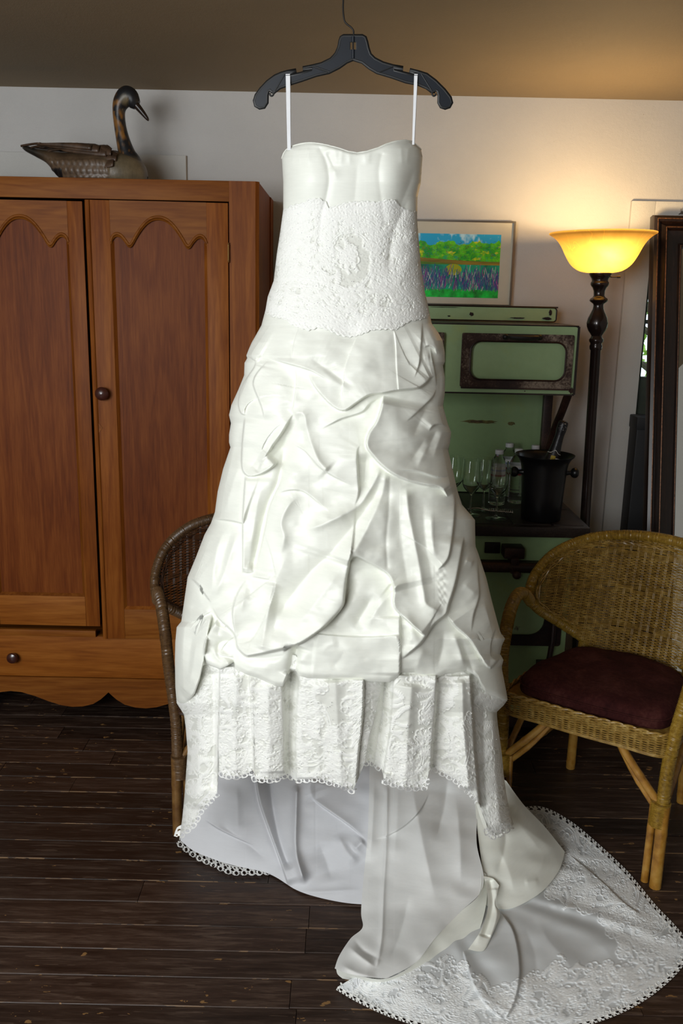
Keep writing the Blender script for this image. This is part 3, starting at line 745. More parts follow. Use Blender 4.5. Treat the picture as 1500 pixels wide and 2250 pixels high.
# ------------------------------------------------------------------ floor lamp
def floor_lamp():
    M_dk = simple('dark_bronze_turning', (.020, .011, .009), .26, .3, var=.25, coat=.4)
    lp = empty('floor_lamp', (.965, 3.45, 0), (0, radians(-1.2), 0), label='lit torchiere floor lamp with amber glass bowl shade on dark turned pole', cat='lamp')
    MB().lathe([(0, 0), (.125, 0), (.132, .006), (.130, .016), (.10, .024), (.06, .032), (.035, .05), (.026, .075), (.0215, .09)], 40).build('base', M_dk, lp)
    pr = [(.0195, .085), (.0185, 1.0), (.0185, 1.425), (.0225, 1.430), (.0235, 1.441), (.021, 1.447), (.0215, 1.452), (.026, 1.458), (.0265, 1.465), (.022, 1.471), (.019, 1.478),
          (.024, 1.487), (.032, 1.498), (.0375, 1.513), (.0385, 1.525), (.035, 1.543), (.027, 1.560), (.020, 1.575), (.0178, 1.588), (.019, 1.594), (.030, 1.602), (.0335, 1.607), (.031, 1.613), (.023, 1.618),
          (.0195, 1.624), (.0205, 1.640), (.025, 1.652), (.031, 1.659), (.0335, 1.665), (.0325, 1.671), (.029, 1.676), (.0305, 1.684), (.036, 1.692), (.040, 1.699), (.0395, 1.706), (.0, 1.707)]
    MB().lathe(pr, 40).build('turned_pole', M_dk, lp, smooth=50)
    sw = MB(); sw.tube([(.034, -.01, 1.690), (.062, -.02, 1.690)], .0022, 8); sw.tube([(.056, -.018, 1.690), (.068, -.022, 1.690)], .004, 8)
    sw.build('switch', M_dk, lp)
    am, nt, p = newmat('amber_marbled_glass')
    v = coords(nt); n1 = noise(nt, v, 6, 4, .6, .8)
    nz = node(nt, 'ShaderNodeTexNoise'); nz.inputs['Scale'].default_value = 7; nz.inputs['Detail'].default_value = 2; nz.inputs['Distortion'].default_value = 1.0; nt.links.new(v, nz.inputs['Vector'])
    vein = math_(nt, 'LESS_THAN', math_(nt, 'ABSOLUTE', math_(nt, 'SUBTRACT', nz.outputs['Fac'], .5)), .005)
    c = ramp(nt, n1, [(.3, (.125, .075, .016)), (.7, (.17, .105, .026))])
    c = mix(nt, math_(nt, 'MULTIPLY', vein, .45), c, (.35, .15, .02))
    tr = node(nt, 'ShaderNodeBsdfTranslucent'); nt.links.new(c, tr.inputs['Color'])
    nt.links.new(c, p.inputs['Base Color']); p.inputs['Roughness'].default_value = .25
    mx = node(nt, 'ShaderNodeMixShader'); mx.inputs['Fac'].default_value = .72
    out = nt.nodes['Material Output']
    nt.links.new(p.outputs[0], mx.inputs[1]); nt.links.new(tr.outputs[0], mx.inputs[2]); nt.links.new(mx.outputs[0], out.inputs['Surface'])
    bw = [(.030, 1.704), (.055, 1.706), (.082, 1.714), (.108, 1.734), (.128, 1.765), (.143, 1.795), (.158, 1.817), (.175, 1.832), (.188, 1.840), (.191, 1.8445), (.188, 1.847)]
    C = catmull(bw, 5)
    inner = [(max(r_-.004, .0), z+.003) for r_, z in C[::-1]]
    MB().lathe(np.array(list(map(tuple, C))), 72).build('bowl_shade', am, lp, smooth=60)
    bm_, nt, p = newmat('lit_bulb'); p.inputs['Emission Color'].default_value = (1, .72, .36, 1); p.inputs['Emission Strength'].default_value = 14
    MB().lathe([(.013, 1.708), (.014, 1.722), (.020, 1.738), (.029, 1.757), (.030, 1.768), (.024, 1.784), (.010, 1.794), (0, 1.795)], 24).build('bulb', bm_, lp, smooth=60)
    l = bpy.data.lights.new('bowl_light', 'POINT'); l.energy = 8.0; l.color = (1, .62, .25); l.shadow_soft_size = .036
    lo = bpy.data.objects.new('bowl_light', l); COL.objects.link(lo); lo.parent = lp; lo.location = (0, 0, 1.835)
    l2 = bpy.data.lights.new('bowl_light', 'POINT'); l2.energy = 6.5; l2.color = (1, .78, .48); l2.shadow_soft_size = .03  # extra point light, added ahead of the bulb for the bowl's hot spot
    lo2 = bpy.data.objects.new('bowl_light', l2); COL.objects.link(lo2); lo2.parent = lp; lo2.location = (-.0, -.075, 1.785)
floor_lamp()

# ------------------------------------------------------------------ mirror, black case, nail
def floor_mirror():
    # local frame: x right, z up the leaning mirror, y back
    H_, W_, T = 1.975, .80, .045
    yb, yt = 3.30, 3.735; th = math.asin((yt-yb)/H_)
    m = empty('floor_mirror', (1.182, yb, 0.0), (-th, 0, 0), label='large floor mirror in a dark moulded frame leaning beside the lamp', cat='mirror')
    M_f, nt, p = newmat('dark_rubbed_frame'); v = coords(nt, (1, 1, .12)); n1 = noise(nt, v, 120, 4, .6)
    nt.links.new(ramp(nt, n1, [(.4, (.008, .004, .003)), (.65, (.02, .009, .006)), (.8, (.05, .02, .01))]), p.inputs['Base Color']); p.inputs['Roughness'].default_value = .3; p.inputs['Coat Weight'].default_value = .3
    M_g = simple('rubbed_gilt_edge', (.16, .07, .03), .35, .4, var=.6, nscale=120)
    # moulding section (across the frame face: s from outer edge inwards, depth toward the viewer)
    sec = [(0, 0), (0, -.030), (.004, -.040), (.016, -.046), (.026, -.040), (.031, -.030), (.036, -.034), (.046, -.047), (.054, -.045), (.060, -.034), (.085, -.022), (.105, -.018), (.110, -.024), (.118, -.022), (.122, -.008), (.122, 0)]
    V = []
    for s, d in sec: V += [(s, d, s), (W_-s, d, s), (W_-s, d, H_-s), (s, d, H_-s)]
    n_ = len(sec); F = [(k*4+i, k*4+(i+1) % 4, ((k+1) % n_)*4+(i+1) % 4, ((k+1) % n_)*4+i) for k in range(n_) for i in range(4)]
    MB().add(V, F).build('frame', M_f, m, smooth=30)
    for s, d, r_ in ((.0165, -.0455, .0022), (.0495, -.0465, .0024), (.1135, -.0235, .0014)):
        q = MB(); q.tube([(s, d, s), (s, d, H_-s)], r_, 6); q.tube([(s, d, H_-s), (W_-s, d, H_-s)], r_, 6); q.tube([(W_-s, d, H_-s), (W_-s, d, s)], r_, 6); q.tube([(W_-s, d, s), (s, d, s)], r_, 6)
        q.build('worn_edge_line', M_g, m)
    gm, nt, p = newmat('mirror_glass'); p.inputs['Base Color'].default_value = (.88, .92, .92, 1); p.inputs['Metallic'].default_value = 1; p.inputs['Roughness'].default_value = .01
    MB().box(.12, W_-.12, -.006, -.002, .12, H_-.12).build('mirror_glass', gm, m, smooth=0)
floor_mirror()
cs = MB(); cs.box(-.02, .20, -.05, .05, .0, 1.15, .008)
c_ = empty('black_case', (1.205, 3.712, 0), label='tall narrow black case standing between the white door casing and the dark mirror', cat='case')
M_case = simple('black_case_cloth', (.006, .006, .007), .6)
cs.build('case_body', M_case, c_)
MB().box(-.022, .202, -.052, .052, 1.10, 1.153, .006).build('case_lid', M_case, c_)
nl = MB(); nl.tube([(0, 0, 0), (0, -.03, .003)], .0025, 8); nl.lathe([(0, 0), (.006, 0), (.006, .002), (0, .002)], 10, M=Matrix.Translation((0, -.03, .003)) @ Matrix.Rotation(pi/2, 4, 'X')); nl.tube([(0, -.012, 0), (0, -.012, .02)], .002, 6)
tag(nl.build('nail', simple('grey_nail', (.15, .14, .13), .4, .8), loc=(1.309, YW-.022, 1.945)), 'small nail in the white casing above the dark mirror', 'nail')

# ------------------------------------------------------------------ things on the stove top
ZT = .8376
def bucket():
    M_b = simple('black_pail_metal', (.006, .006, .007), .33, .2)
    b_ = empty('ice_bucket', (.716, 3.185, ZT), label='black ice bucket with round side knobs holding a dark bottle', cat='bucket')
    pr = [(0, 0), (.066, 0), (.070, .004), (.074, .10), (.080, .185), (.084, .205), (.093, .222), (.103, .231), (.104, .235), (.100, .234), (.090, .224), (.080, .205), (.074, .15), (.068, .012), (0, .010)]
    MB().lathe(pr, 56).build('pail', M_b, b_, smooth=50)
    for s in (-1, 1):
        k = MB(); k.lathe([(0.011, 0), (.008, .010), (.008, .016), (.015, .021), (.019, .029), (.018, .037), (.012, .043), (0, .044)], 20, M=Matrix.Translation((s*.076, -.01, .172)) @ Matrix.Rotation(s*pi/2, 4, 'Y'))
        k.build('knob', M_b, b_)
bucket()
def champagne():
    t = empty('champagne_bottle', (.705, 3.185, ZT+.058), (radians(-2), radians(13.5), 0), label='dark sparkling wine bottle with gold crested neck label leaning in the bucket', cat='bottle')
    M_gl = simple('dark_bottle_glass', (.006, .010, .006), .08, spec=.6); M_foil = simple('black_foil', (.008, .008, .010), .35, .2, bumpk=.4, nscale=150)
    pr = [(0, .0), (.034, 0), (.0355, .004), (.0355, .10), (.034, .125), (.027, .155), (.0205, .185), (.0165, .215), (.0148, .25)]
    MB().lathe(catmull(pr, 4), 32).build('glass_body', M_gl, t, smooth=60)
    MB().lathe([(.0255, .170), (.0208, .190), (.0172, .218), (.0155, .25), (.0165, .262), (.0175, .268), (.0178, .292), (.0165, .300), (.011, .304), (0, .305)], 32).build('foil', M_foil, t, smooth=50)
    dm = MB(); r_ = random.Random(3)
    for k in range(26):
        a = radians(r_.uniform(200, 320)); z = r_.uniform(.270, .298); dm.ico((.0172*cos(a), .0172*sin(a), z), .0009, 1)
    dm.build('foil_studs', simple('silver_studs', (.6, .6, .62), .3, .8), t)['kind'] = 'stuff'
    def rad(z): return float(np.interp(z, [.125, .155, .170, .185, .190, .218, .25], [.034, .0275, .0262, .0225, .0214, .0178, .016]))+.0006
    def band(zf0, zf1, mat, name, a0=150, a1=395, off=0.0):
        n_ = 40; V = []
        for k in range(n_+1):
            a = radians(a0+(a1-a0)*k/n_)
            for z in (zf0(a0+(a1-a0)*k/n_), zf1(a0+(a1-a0)*k/n_)): V.append(((rad(z)+off)*cos(a), (rad(z)+off)*sin(a), z))
        F = [(2*k, 2*k+2, 2*k+3, 2*k+1) for k in range(n_)]
        return MB().add(V, F).build(name, mat, t)
    M_lb = simple('black_label', (.012, .008, .008), .4); M_wh = simple('white_label_line', (.62, .60, .56), .5); M_gold = simple('gold_crest', (.45, .33, .05), .4, .3, var=.35, nscale=300)
    hump = lambda a: .186+.012*math.exp(-((a-262)/26)**2)
    low = lambda a: .152-.005*math.exp(-((a-268)/14)**2)
    band(low, hump, M_lb, 'neck_label')
    band(lambda a: hump(a)-.0009, lambda a: hump(a)+.0009, M_wh, 'white_label_line', off=.0005); band(lambda a: low(a)-.0008, lambda a: low(a)+.0008, M_wh, 'white_label_line', off=.0005)
    band(lambda a: .1585, lambda a: .1715, M_wh, 'white_label_band', 278, 380, .0006)
    cr = MB()
    for dx in (-1, -.3, .4, 1.0):
        for dz in (-1, 0, .8):
            a = radians(258+dx*11); z = .170+dz*.0062; cr.ico(((rad(z))*cos(a), rad(z)*sin(a), z), .0042, 1, (1, .35, 1))
    cr.build('gold_crest', M_gold, t)
    tx = MB()
    for k, a in enumerate((300, 309, 318)):
        n_ = 3
        for (u0, u1, w0, w1) in (((0, .2, 0, 1), (.8, 1, 0, 1), (0, 1, .8, 1), (0, 1, .4, .58)), ((0, .25, 0, 1), (0, 1, 0, .2), (0, 1, .8, 1), (.6, 1, 0, 1)), ((0, .2, 0, 1), (0, .9, .8, 1), (0, .9, .4, .58), (.7, .9, .4, 1)))[k]:
            V = []
            for u in (u0, u1):
                for w_ in (w0, w1):
                    aa = radians(a+u*6); z = .162+w_*.006; V.append(((rad(z)+.0009)*cos(aa), (rad(z)+.0009)*sin(aa), z))
            tx.add(V, [(0, 1, 3, 2)])
    tx.build('label_letters', M_lb, t, smooth=0)
champagne()
M_wg, nt, p = newmat('wine_glass'); p.inputs['Base Color'].default_value = (.96, 1, .97, 1); p.inputs['Roughness'].default_value = .0; p.inputs['Transmission Weight'].default_value = 1.0; p.inputs['IOR'].default_value = 1.48
def wine_glass(x, y, label, s=1.0):
    g = empty('wine_glass', (x, y, ZT), label=label, cat='glass', group='stemmed glasses on the range top')
    out = [(0, .0005), (.033, .0008), (.034, .0022), (.022, .0045), (.006, .009), (.0035, .02), (.0035, .065), (.005, .076), (.016, .086), (.029, .104), (.0355, .130), (.0355, .150), (.033, .175), (.031, .196)]
    C = catmull([(a*s, b_*s) for a, b_ in out], 5)
    inn = catmull([(a*s, b_*s) for a, b_ in [(.0302, .196), (.0322, .175), (.0347, .150), (.0347, .130), (.028, .105), (.015, .0885), (.006, .081), (0, .079)]], 5)
    k = int(len(C)*.0)
    MB().lathe(np.r_[C, inn], 36).build('glass_bowl_and_stem', M_wg, g, smooth=60)
wine_glass(.553, 3.170, 'front stemmed wine glass nearest the ice bucket', 1.07)
wine_glass(.466, 3.215, 'stemmed wine glass just left of the nearest one, close to the dress', 1.04)
wine_glass(.526, 3.300, 'stemmed wine glass half hidden behind the front glass', 1.0)
wine_glass(.418, 3.330, 'leftmost stemmed glass, partly hidden by the white dress', 1.0)
M_pet, nt, p = newmat('clear_bottle_plastic'); p.inputs['Base Color'].default_value = (.95, .99, .98, 1); p.inputs['Roughness'].default_value = .03; p.inputs['Transmission Weight'].default_value = 1.0; p.inputs['IOR'].default_value = 1.25
M_cap = simple('white_cap', (.62, .62, .64), .5, var=.03)
M_lr, nt, p = newmat('red_and_white_label'); tc = coords(nt, (1, 1, 1)); sp = node(nt, 'ShaderNodeSeparateXYZ'); nt.links.new(tc, sp.inputs[0])
nt.links.new(ramp(nt, math_(nt, 'MULTIPLY', sp.outputs['Z'], 5.0), [(.55, (.22, .02, .03)), (.600, (.22, .02, .03)), (.605, (.5, .5, .55)), (.66, (.55, .55, .58)), (.665, (.25, .3, .5)), (.70, (.6, .6, .62))]), p.inputs['Base Color']); nt.nodes['Color Ramp'].color_ramp.interpolation = 'CONSTANT'
def water_bottle(x, y, label):
    w = empty('water_bottle', (x, y, ZT), label=label, cat='bottle', group='small clear water bottles on the range top')
    z = np.linspace(0, .118, 60); r_ = .0315-.0012*np.abs(np.sin(z*230))*(z > .01)*(z < .095)
    pr = [(0, .004), (.022, .0), (.030, .004)]+list(zip(r_[4:], z[4:]))+[(.0318, .12), (.0318, .152), (.030, .160), (.022, .178), (.0145, .190), (.0135, .197)]
    MB().lathe(np.array(pr), 32).build('clear_body', M_pet, w, smooth=50)
    MB().lathe([(.0322, .114), (.0324, .115), (.0324, .150), (.0322, .151)], 32).build('label_band', M_lr, w)
    MB().lathe([(.0152, .196), (.0156, .197), (.0156, .210), (.0145, .212), (0, .212)], 28, cap=False).build('cap', M_cap, w)
water_bottle(.592, 3.405, 'clear water bottle with red label standing behind the front wine glass')
water_bottle(.672, 3.440, 'clear water bottle with red label beside the ice bucket')
water_bottle(.660, 3.575, 'clear water bottle at the back against the green splash back, left one')
water_bottle(.755, 3.535, 'clear water bottle at the back directly behind the ice bucket')
# lid lifter with a coiled wire handle
li = empty('stove_lid_lifter', (.52, 3.262, ZT+.0), label='metal stove lid lifter with coiled wire handle lying behind the wine glasses', cat='tool')
t_ = np.linspace(0, 13*2*pi, 13*14); cx = t_/t_[-1]
coil = np.stack([.02+cx*.085, -.005+.0085*np.cos(t_)-.03*cx, .0105+.0085*np.sin(t_)], 1)
M_w = simple('bright_wire', (.42, .40, .37), .25, 1)
MB().tube(coil, .0013, 6).build('coiled_handle', M_w, li)
MB().tube(catmull([(.105, -.03, .010), (.02, -.005, .010), (-.02, .004, .016), (-.055, .0, .012), (-.075, -.02, .006)], 8), .0028, 8).build('lifter_arm', M_w, li)

# ------------------------------------------------------------------ wicker armchairs
def rattan(name, lo, mid, hi, rough=.38, nsc=120):
    m, nt, p = newmat(name)
    n1 = noise(nt, coords(nt), nsc, 3, .6); n2 = noise(nt, coords(nt), 5, 3, .5)
    nt.links.new(ramp(nt, math_(nt, 'ADD', math_(nt, 'MULTIPLY', n1, .6), math_(nt, 'MULTIPLY', n2, .4)), [(.3, lo), (.5, mid), (.72, hi)]), p.inputs['Base Color'])
    p.inputs['Roughness'].default_value = rough; p.inputs['Coat Weight'].default_value = .2; p.inputs['Coat Roughness'].default_value = .3
    bump(nt, p, n1, .15, .0006); return m
def wicker_chair(origin, ang, mirror, mats, label):
    """local frame: x across (front legs at +-.255), y back, z up"""
    M_wrap, M_weave, M_pole, M_bind = mats
    ch = empty('wicker_armchair', (origin[0], origin[1], 0), (0, 0, ang), label=label, cat='chair')
    def wrapped(path, r, name, parent=ch, pitch=.0046, mat=None, flat=1.0):
        P = resample(catmull(path, 10), pitch/2); n_ = len(P)
        rr = np.interp(np.linspace(0, 1, n_), np.linspace(0, 1, len(r)), r) if np.ndim(r) else np.full(n_, r)
        rr = rr*(1+.055*np.cos(np.arange(n_)*pi))+rng.normal(0, .00025, n_)
        return MB().tube(P, rr, 14, flat=flat).build(name, mat or M_wrap, parent, smooth=70)
    def pole(path, r, name, nodes=True, parent=ch):
        P = resample(catmull(path, 8), .008); n_ = len(P); d = np.arange(n_)*.008
        rr = np.full(n_, float(r)); rr += .0012*np.exp(-((d % .17-.085)/.006)**2)
        return MB().tube(P, rr, 12).build(name, M_pole, parent, smooth=60)
    SZ = .455
    # back: half-barrel surface; t in [-1,1] across, h from seat to rim
    def back(t, h):
        # plan curve: superellipse arc from left seat corner to right seat corner, flaring with height
        a = t*pi/2
        wx = (.190+.150*h**.8); dy = .33+.0*h
        x = wx*sin(a)*1.0; y = .17+dy*cos(a)**1.0*(1)+.11*h*cos(a)
        y = .12+(y-.12)*(1.0)
        return x, y
    # rim: from the seat joint out to the shoulder and over the top
    def rimz(t):    # top edge height as function of t
        a = abs(t)
        return SZ+.02+(.475*(1-max(0, a-.0)**2.3*.50))
    rim = [(-.150, .485, SZ+.025), (-.20, .455, SZ+.06), (-.262, .405, SZ+.11), (-.318, .355, SZ+.158), (-.343, .345, SZ+.20), (-.340, .385, SZ+.265), (-.300, .455, SZ+.328), (-.215, .535, SZ+.372), (-.11, .580, SZ+.391), (0, .592, SZ+.397)]
    rim = rim+[(-x_, y_, z_) for x_, y_, z_ in rim[::-1][1:]]
    wrapped(rim, .0175, 'back_rim')
    R_ = resample(catmull(rim, 10), .004)
    # inner border braid following the rim
    cen = np.array([0, .50, SZ+.18])
    In = R_+(cen-R_)/np.linalg.norm(cen-R_, axis=1)[:, None]*np.array([.026])+np.array([0, -.006, 0])
    br = MB()
    for k in range(3):
        ph = np.arange(len(In))*.35+k*2.1
        br.tube(In+np.stack([.0*ph, .0035*np.cos(ph), .0035*np.sin(ph)], 1)+(cen-In)*.012*k, .0026, 5)
    br.build('border_braid', M_weave, ch, smooth=60)
    # woven back: surface parametrised by x,z inside the rim outline
    ox, oz = R_[:, 0], R_[:, 2]
    def ysurf(x, z):
        h = np.clip((z-SZ)/.4, 0, 1); X_ = np.clip(np.abs(x)/.36, 0, 1)
        return .475+.115*h-(.225-.03*h)*X_**2.2
    top = lambda x: np.interp(abs(x), *zip(*sorted([(abs(a), b_) for a, b_ in zip(ox, oz) if b_ > SZ+.20 or abs(a) < .3 and b_ > SZ+.30])))
    bot = lambda x: np.interp(abs(x), *zip(*sorted([(abs(a), b_) for a, b_ in zip(ox, oz) if b_ < SZ+.20])))
    stakes = np.arange(-.3276, .3277, .0252)
    zlo = lambda x: SZ-.02 if abs(x) < .150 else bot(x)
    sk = MB()
    for i, x in enumerate(stakes):
        xb = x*(.62 if False else 1)
        z = np.arange(zlo(x)+.004, top(x)-.004, .014)
        if len(z) < 3: continue
        for dx in (-.0022, .0022):
            X_ = x+dx+0*z; sk.tube(np.stack([X_, ysurf(X_, z)+.0006, z], 1), .0015, 5)
    sk.build('stakes', M_weave, ch, smooth=60)['kind'] = 'stuff'
    wv = MB(); row = 0; r2 = random.Random(5)
    zs = np.arange(SZ-.02, SZ+.392, .0044)
    for z in zs:
        # x extent where the row lies inside the outline
        xs = np.linspace(-.345, .345, 400)
        ins = np.array([(zlo(x) < z < top(x)) for x in xs]) if False else None
        w_ = 0.0
        for x in np.linspace(.0, .345, 110):
            if z < top(x)-.002 and z > zlo(x)+.002: w_ = x
        if w_ < .03: row += 1; continue
        band = (int((z-SZ)/.030) % 4 == 3)
        x = np.arange(-w_, w_, .0252/4)
        per = .0195 if not band else .039
        ph = pi*x/.0252+pi/2+(pi if (row//(1 if not band else 6)) % 2 else 0)
        if band: ph = pi*x/.0504+(pi if (row//4) % 2 else 0)
        am = .0024 if not band else .0034
        zz = z+.0004*np.sin(x*40+row)+r2.uniform(-.0003, .0003)
        yy = ysurf(x, np.full_like(x, z))-am*np.sin(ph)
        wv.tube(np.stack([x, yy, zz], 1), .0019, 4, cap=False); row += 1
    wv.build('woven_back', M_weave, ch, smooth=60)['kind'] = 'stuff'
    for s in (-1, 1):
        # arm: from the shoulder forward, over and down into the front leg
        am_ = [(s*.338, .350, SZ+.175), (s*.33, .275, SZ+.222), (s*.318, .190, SZ+.245), (s*.302, .105, SZ+.225), (s*.288, .045, SZ+.165), (s*.278, .012, SZ+.085), (s*.266, .002, SZ+.0), (s*.257, .0, SZ-.09), (s*.255, .0, SZ-.20)]
        wrapped(am_, [.0185, .0185, .019, .020, .020, .0195, .019, .0185, .0185], 'arm')
        wrapped([(s*.250, -.001, SZ-.195), (s*.248, 0, SZ-.265)], .0265, 'leg_binding', pitch=.005)
        # front leg: two bamboo canes
        pole([(s*.260, -.004, SZ-.2), (s*.260, -.006, .0)], .0175, 'front_leg')
        pole([(s*.228, .006, SZ-.2), (s*.226, .004, .0)], .0115, 'front_leg_cane')
        # diagonal braces under the seat
        pole([(s*.238, .004, SZ-.20), (s*.16, .003, SZ-.115), (s*.095, .003, SZ-.035)], .0115, 'brace')
        pole([(s*.236, .012, SZ-.23), (s*.16, .016, SZ-.145), (s*.085, .020, SZ-.035)], .009, 'brace')
        pole([(s*.25, .02, SZ-.21), (s*.235, .12, SZ-.10), (s*.225, .17, SZ-.03)], .010, 'side_brace')
        # back leg and side stretcher
        wrapped([(s*.175, .475, SZ+.05), (s*.185, .485, SZ-.03), (s*.19, .49, SZ-.10)], .022, 'back_joint_wrap')
        pole([(s*.19, .485, SZ+.0), (s*.20, .50, .0)], .0165, 'back_leg')
        pole([(s*.250, .015, SZ-.235), (s*.225, .25, SZ-.23), (s*.195, .48, SZ-.22)], .012, 'stretcher')
    pole([(-.19, .49, SZ-.23), (.19, .49, SZ-.23)], .012, 'stretcher')
    # seat: woven apron around a frame
    outl = catmull([(-.245, -.012), (-.12, -.022), (0, -.026), (.12, -.022), (.245, -.012), (.262, .10), (.245, .25), (.205, .40), (.12, .475), (0, .495), (-.12, .475), (-.205, .40), (-.245, .25), (-.262, .10)], 10, True)
    outl = resample(np.r_[outl, outl[:1]], .0065)[:-1]; n_ = len(outl)
    nrm = np.roll(outl, -1, 0)-np.roll(outl, 1, 0); nrm = np.stack([nrm[:, 1], -nrm[:, 0]], 1); nrm /= np.linalg.norm(nrm, axis=1)[:, None]
    ap = MB()
    for row in range(17):
        z = SZ-.050+row*.0034; ph = np.arange(n_)*pi/3.0+(pi if row % 2 else 0)
        bulge = .004*sin(pi*row/16)
        P = outl+nrm*(.0026*np.sin(ph)+bulge)[:, None]
        ap.tube(np.c_[P, np.full(n_, z)], .00185, 4, close=True)
    ap.build('woven_apron', M_weave, ch, smooth=60)['kind'] = 'stuff'
    sp_ = MB()
    for i in range(0, n_, 3): sp_.tube([(outl[i, 0], outl[i, 1], SZ-.053), (outl[i, 0], outl[i, 1], SZ+.006)], .0022, 4)
    sp_.build('apron_stakes', M_weave, ch)['kind'] = 'stuff'
    # rolled top edge
    ro = MB()
    for k in range(2):
        ph = np.arange(n_)*.55+k*pi; ro.tube(np.c_[outl+nrm*(.003*np.cos(ph))[:, None]-nrm*.003, SZ+.006+.004*np.sin(ph)], .0040, 6, close=True)
        ro.tube(np.c_[outl*1.0+nrm*.001, np.full(n_, SZ-.053-.003*k)], .003, 5, close=True)
    ro.build('rolled_edge', M_weave, ch, smooth=60)
    # seat deck
    dk = MB(); n3 = len(outl[::4]); q = outl[::4]*.985
    dk.prism([tuple(a) for a in q], SZ-.022, SZ-.002, 'z'); dk.build('seat_deck', M_weave, ch, smooth=0)
    return ch, outl
gold = (rattan('golden_rattan_wrap', (.12, .062, .006), (.26, .15, .017), (.42, .27, .045)), rattan('golden_wicker_weave', (.10, .050, .008), (.27, .155, .028), (.48, .33, .10), nsc=60),
        rattan('varnished_cane', (.14, .05, .007), (.36, .17, .025), (.50, .30, .07), .3, 30), None)
dark = (rattan('brown_rattan_wrap', (.045, .020, .008), (.10, .052, .020), (.17, .10, .045)), rattan('dark_wicker_weave', (.02, .008, .004), (.045, .020, .010), (.11, .055, .03), nsc=60),
        rattan('brown_cane', (.08, .03, .008), (.17, .085, .025), (.26, .15, .05), .3, 30), None)
ch, outl = wicker_chair((.704, 2.402), radians(-34), False, gold, 'golden wicker armchair with maroon seat cushion right of the dress')
ch2, _ = wicker_chair((-.257, 2.505), radians(8), True, dark, 'dark brown wicker armchair mostly hidden behind the left side of the dress')
ch.scale = (.95, 1, 1); ch2.scale = (.86, 1, 1)
# cushion
def cushion(chair, label, col):
    bm = bmesh.new()
    pts = catmull([(-.215, .035), (-.10, .012), (.10, .012), (.215, .035), (.238, .14), (.222, .27), (.175, .385), (.08, .435), (-.08, .435), (-.175, .385), (-.222, .27), (-.238, .14)], 8, True)
    n_ = len(pts); cx, cy = 0, .22; V = []; F = []
    prof = [(1.0, .0), (1.012, .010), (1.0, .022), (1.0, .026), (.985, .034), (.94, .044), (.85, .050), (.7, .053), (.5, .055), (.3, .056), (.12, .056), (.001, .056)]
    prof = [(.0, -.0), (.9, -.0)]+prof
    r_ = np.random.default_rng(4)
    for k, z in prof:
        for i, (a, b_) in enumerate(pts): V.append((cx+(a-cx)*k, cy+(b_-cy)*k, z+(.003*sin(a*k*31+b_*k*17)+.002*sin(a*k*23-b_*k*39) if z > .03 else 0)))
    for q in range(len(prof)-1): F += [(q*n_+i, q*n_+(i+1) % n_, (q+1)*n_+(i+1) % n_, (q+1)*n_+i) for i in range(n_)]
    m, nt, p = newmat('maroon_velvet'); n1 = noise(nt, coords(nt), 9, 5, .65, .5); n2 = noise(nt, coords(nt), 90, 4, .7)
    nt.links.new(ramp(nt, math_(nt, 'ADD', math_(nt, 'MULTIPLY', n1, .6), math_(nt, 'MULTIPLY', n2, .4)), [(.35, (.018, .003, .003)), (.5, (.038, .008, .007)), (.68, (.075, .023, .018))]), p.inputs['Base Color'])
    p.inputs['Roughness'].default_value = .9; p.inputs['Sheen Weight'].default_value = .0; p.inputs['Sheen Roughness'].default_value = .5; p.inputs['Specular IOR Level'].default_value = .15; bump(nt, p, n2, .3, .002)
    c = empty('seat_cushion', (chair.location.x, chair.location.y, .455-.0015), tuple(chair.rotation_euler), label=label, cat='cushion'); c.scale = chair.scale
    MB().add(V, F).build('cushion_pad', m, c, smooth=70)
    pp = MB(); pp.tube([(x*1.008, cy+(y-cy)*1.008, .027) for x, y in pts], .003, 6, close=True); pp.build('piping', m, c)
cushion(ch, 'maroon velvet cushion on the golden wicker armchair', None)
# ------------------------------------------------------------------ view ray helpers (real distances chosen per surface)
_c, _s = cos(pi/2-PITCH), sin(pi/2-PITCH)
RC = np.array([[1, 0, 0], [0, _c, -_s], [0, _s, _c]]) @ np.array([[cos(ROLL), -sin(ROLL), 0], [sin(ROLL), cos(ROLL), 0], [0, 0, 1]])
def rays(px, py):
    px, py = np.broadcast_arrays(np.asarray(px, float), np.asarray(py, float))
    d = np.stack([(px-750)/FPX, (1125-py)/FPX, -np.ones_like(px)], -1)
    return d @ RC.T
def at_y(px, py, Y):
    d = rays(px, py); k = np.asarray(Y)/d[..., 1]
    return d*k[..., None]+np.array([0, 0, EYE])
def at_z(px, py, Z):
    d = rays(px, py); k = (np.asarray(Z)-EYE)/d[..., 2]
    return d*k[..., None]+np.array([0, 0, EYE])
def lerp_curve(pts):
    p = np.array(pts, float); return lambda q: np.interp(q, p[:, 0], p[:, 1])

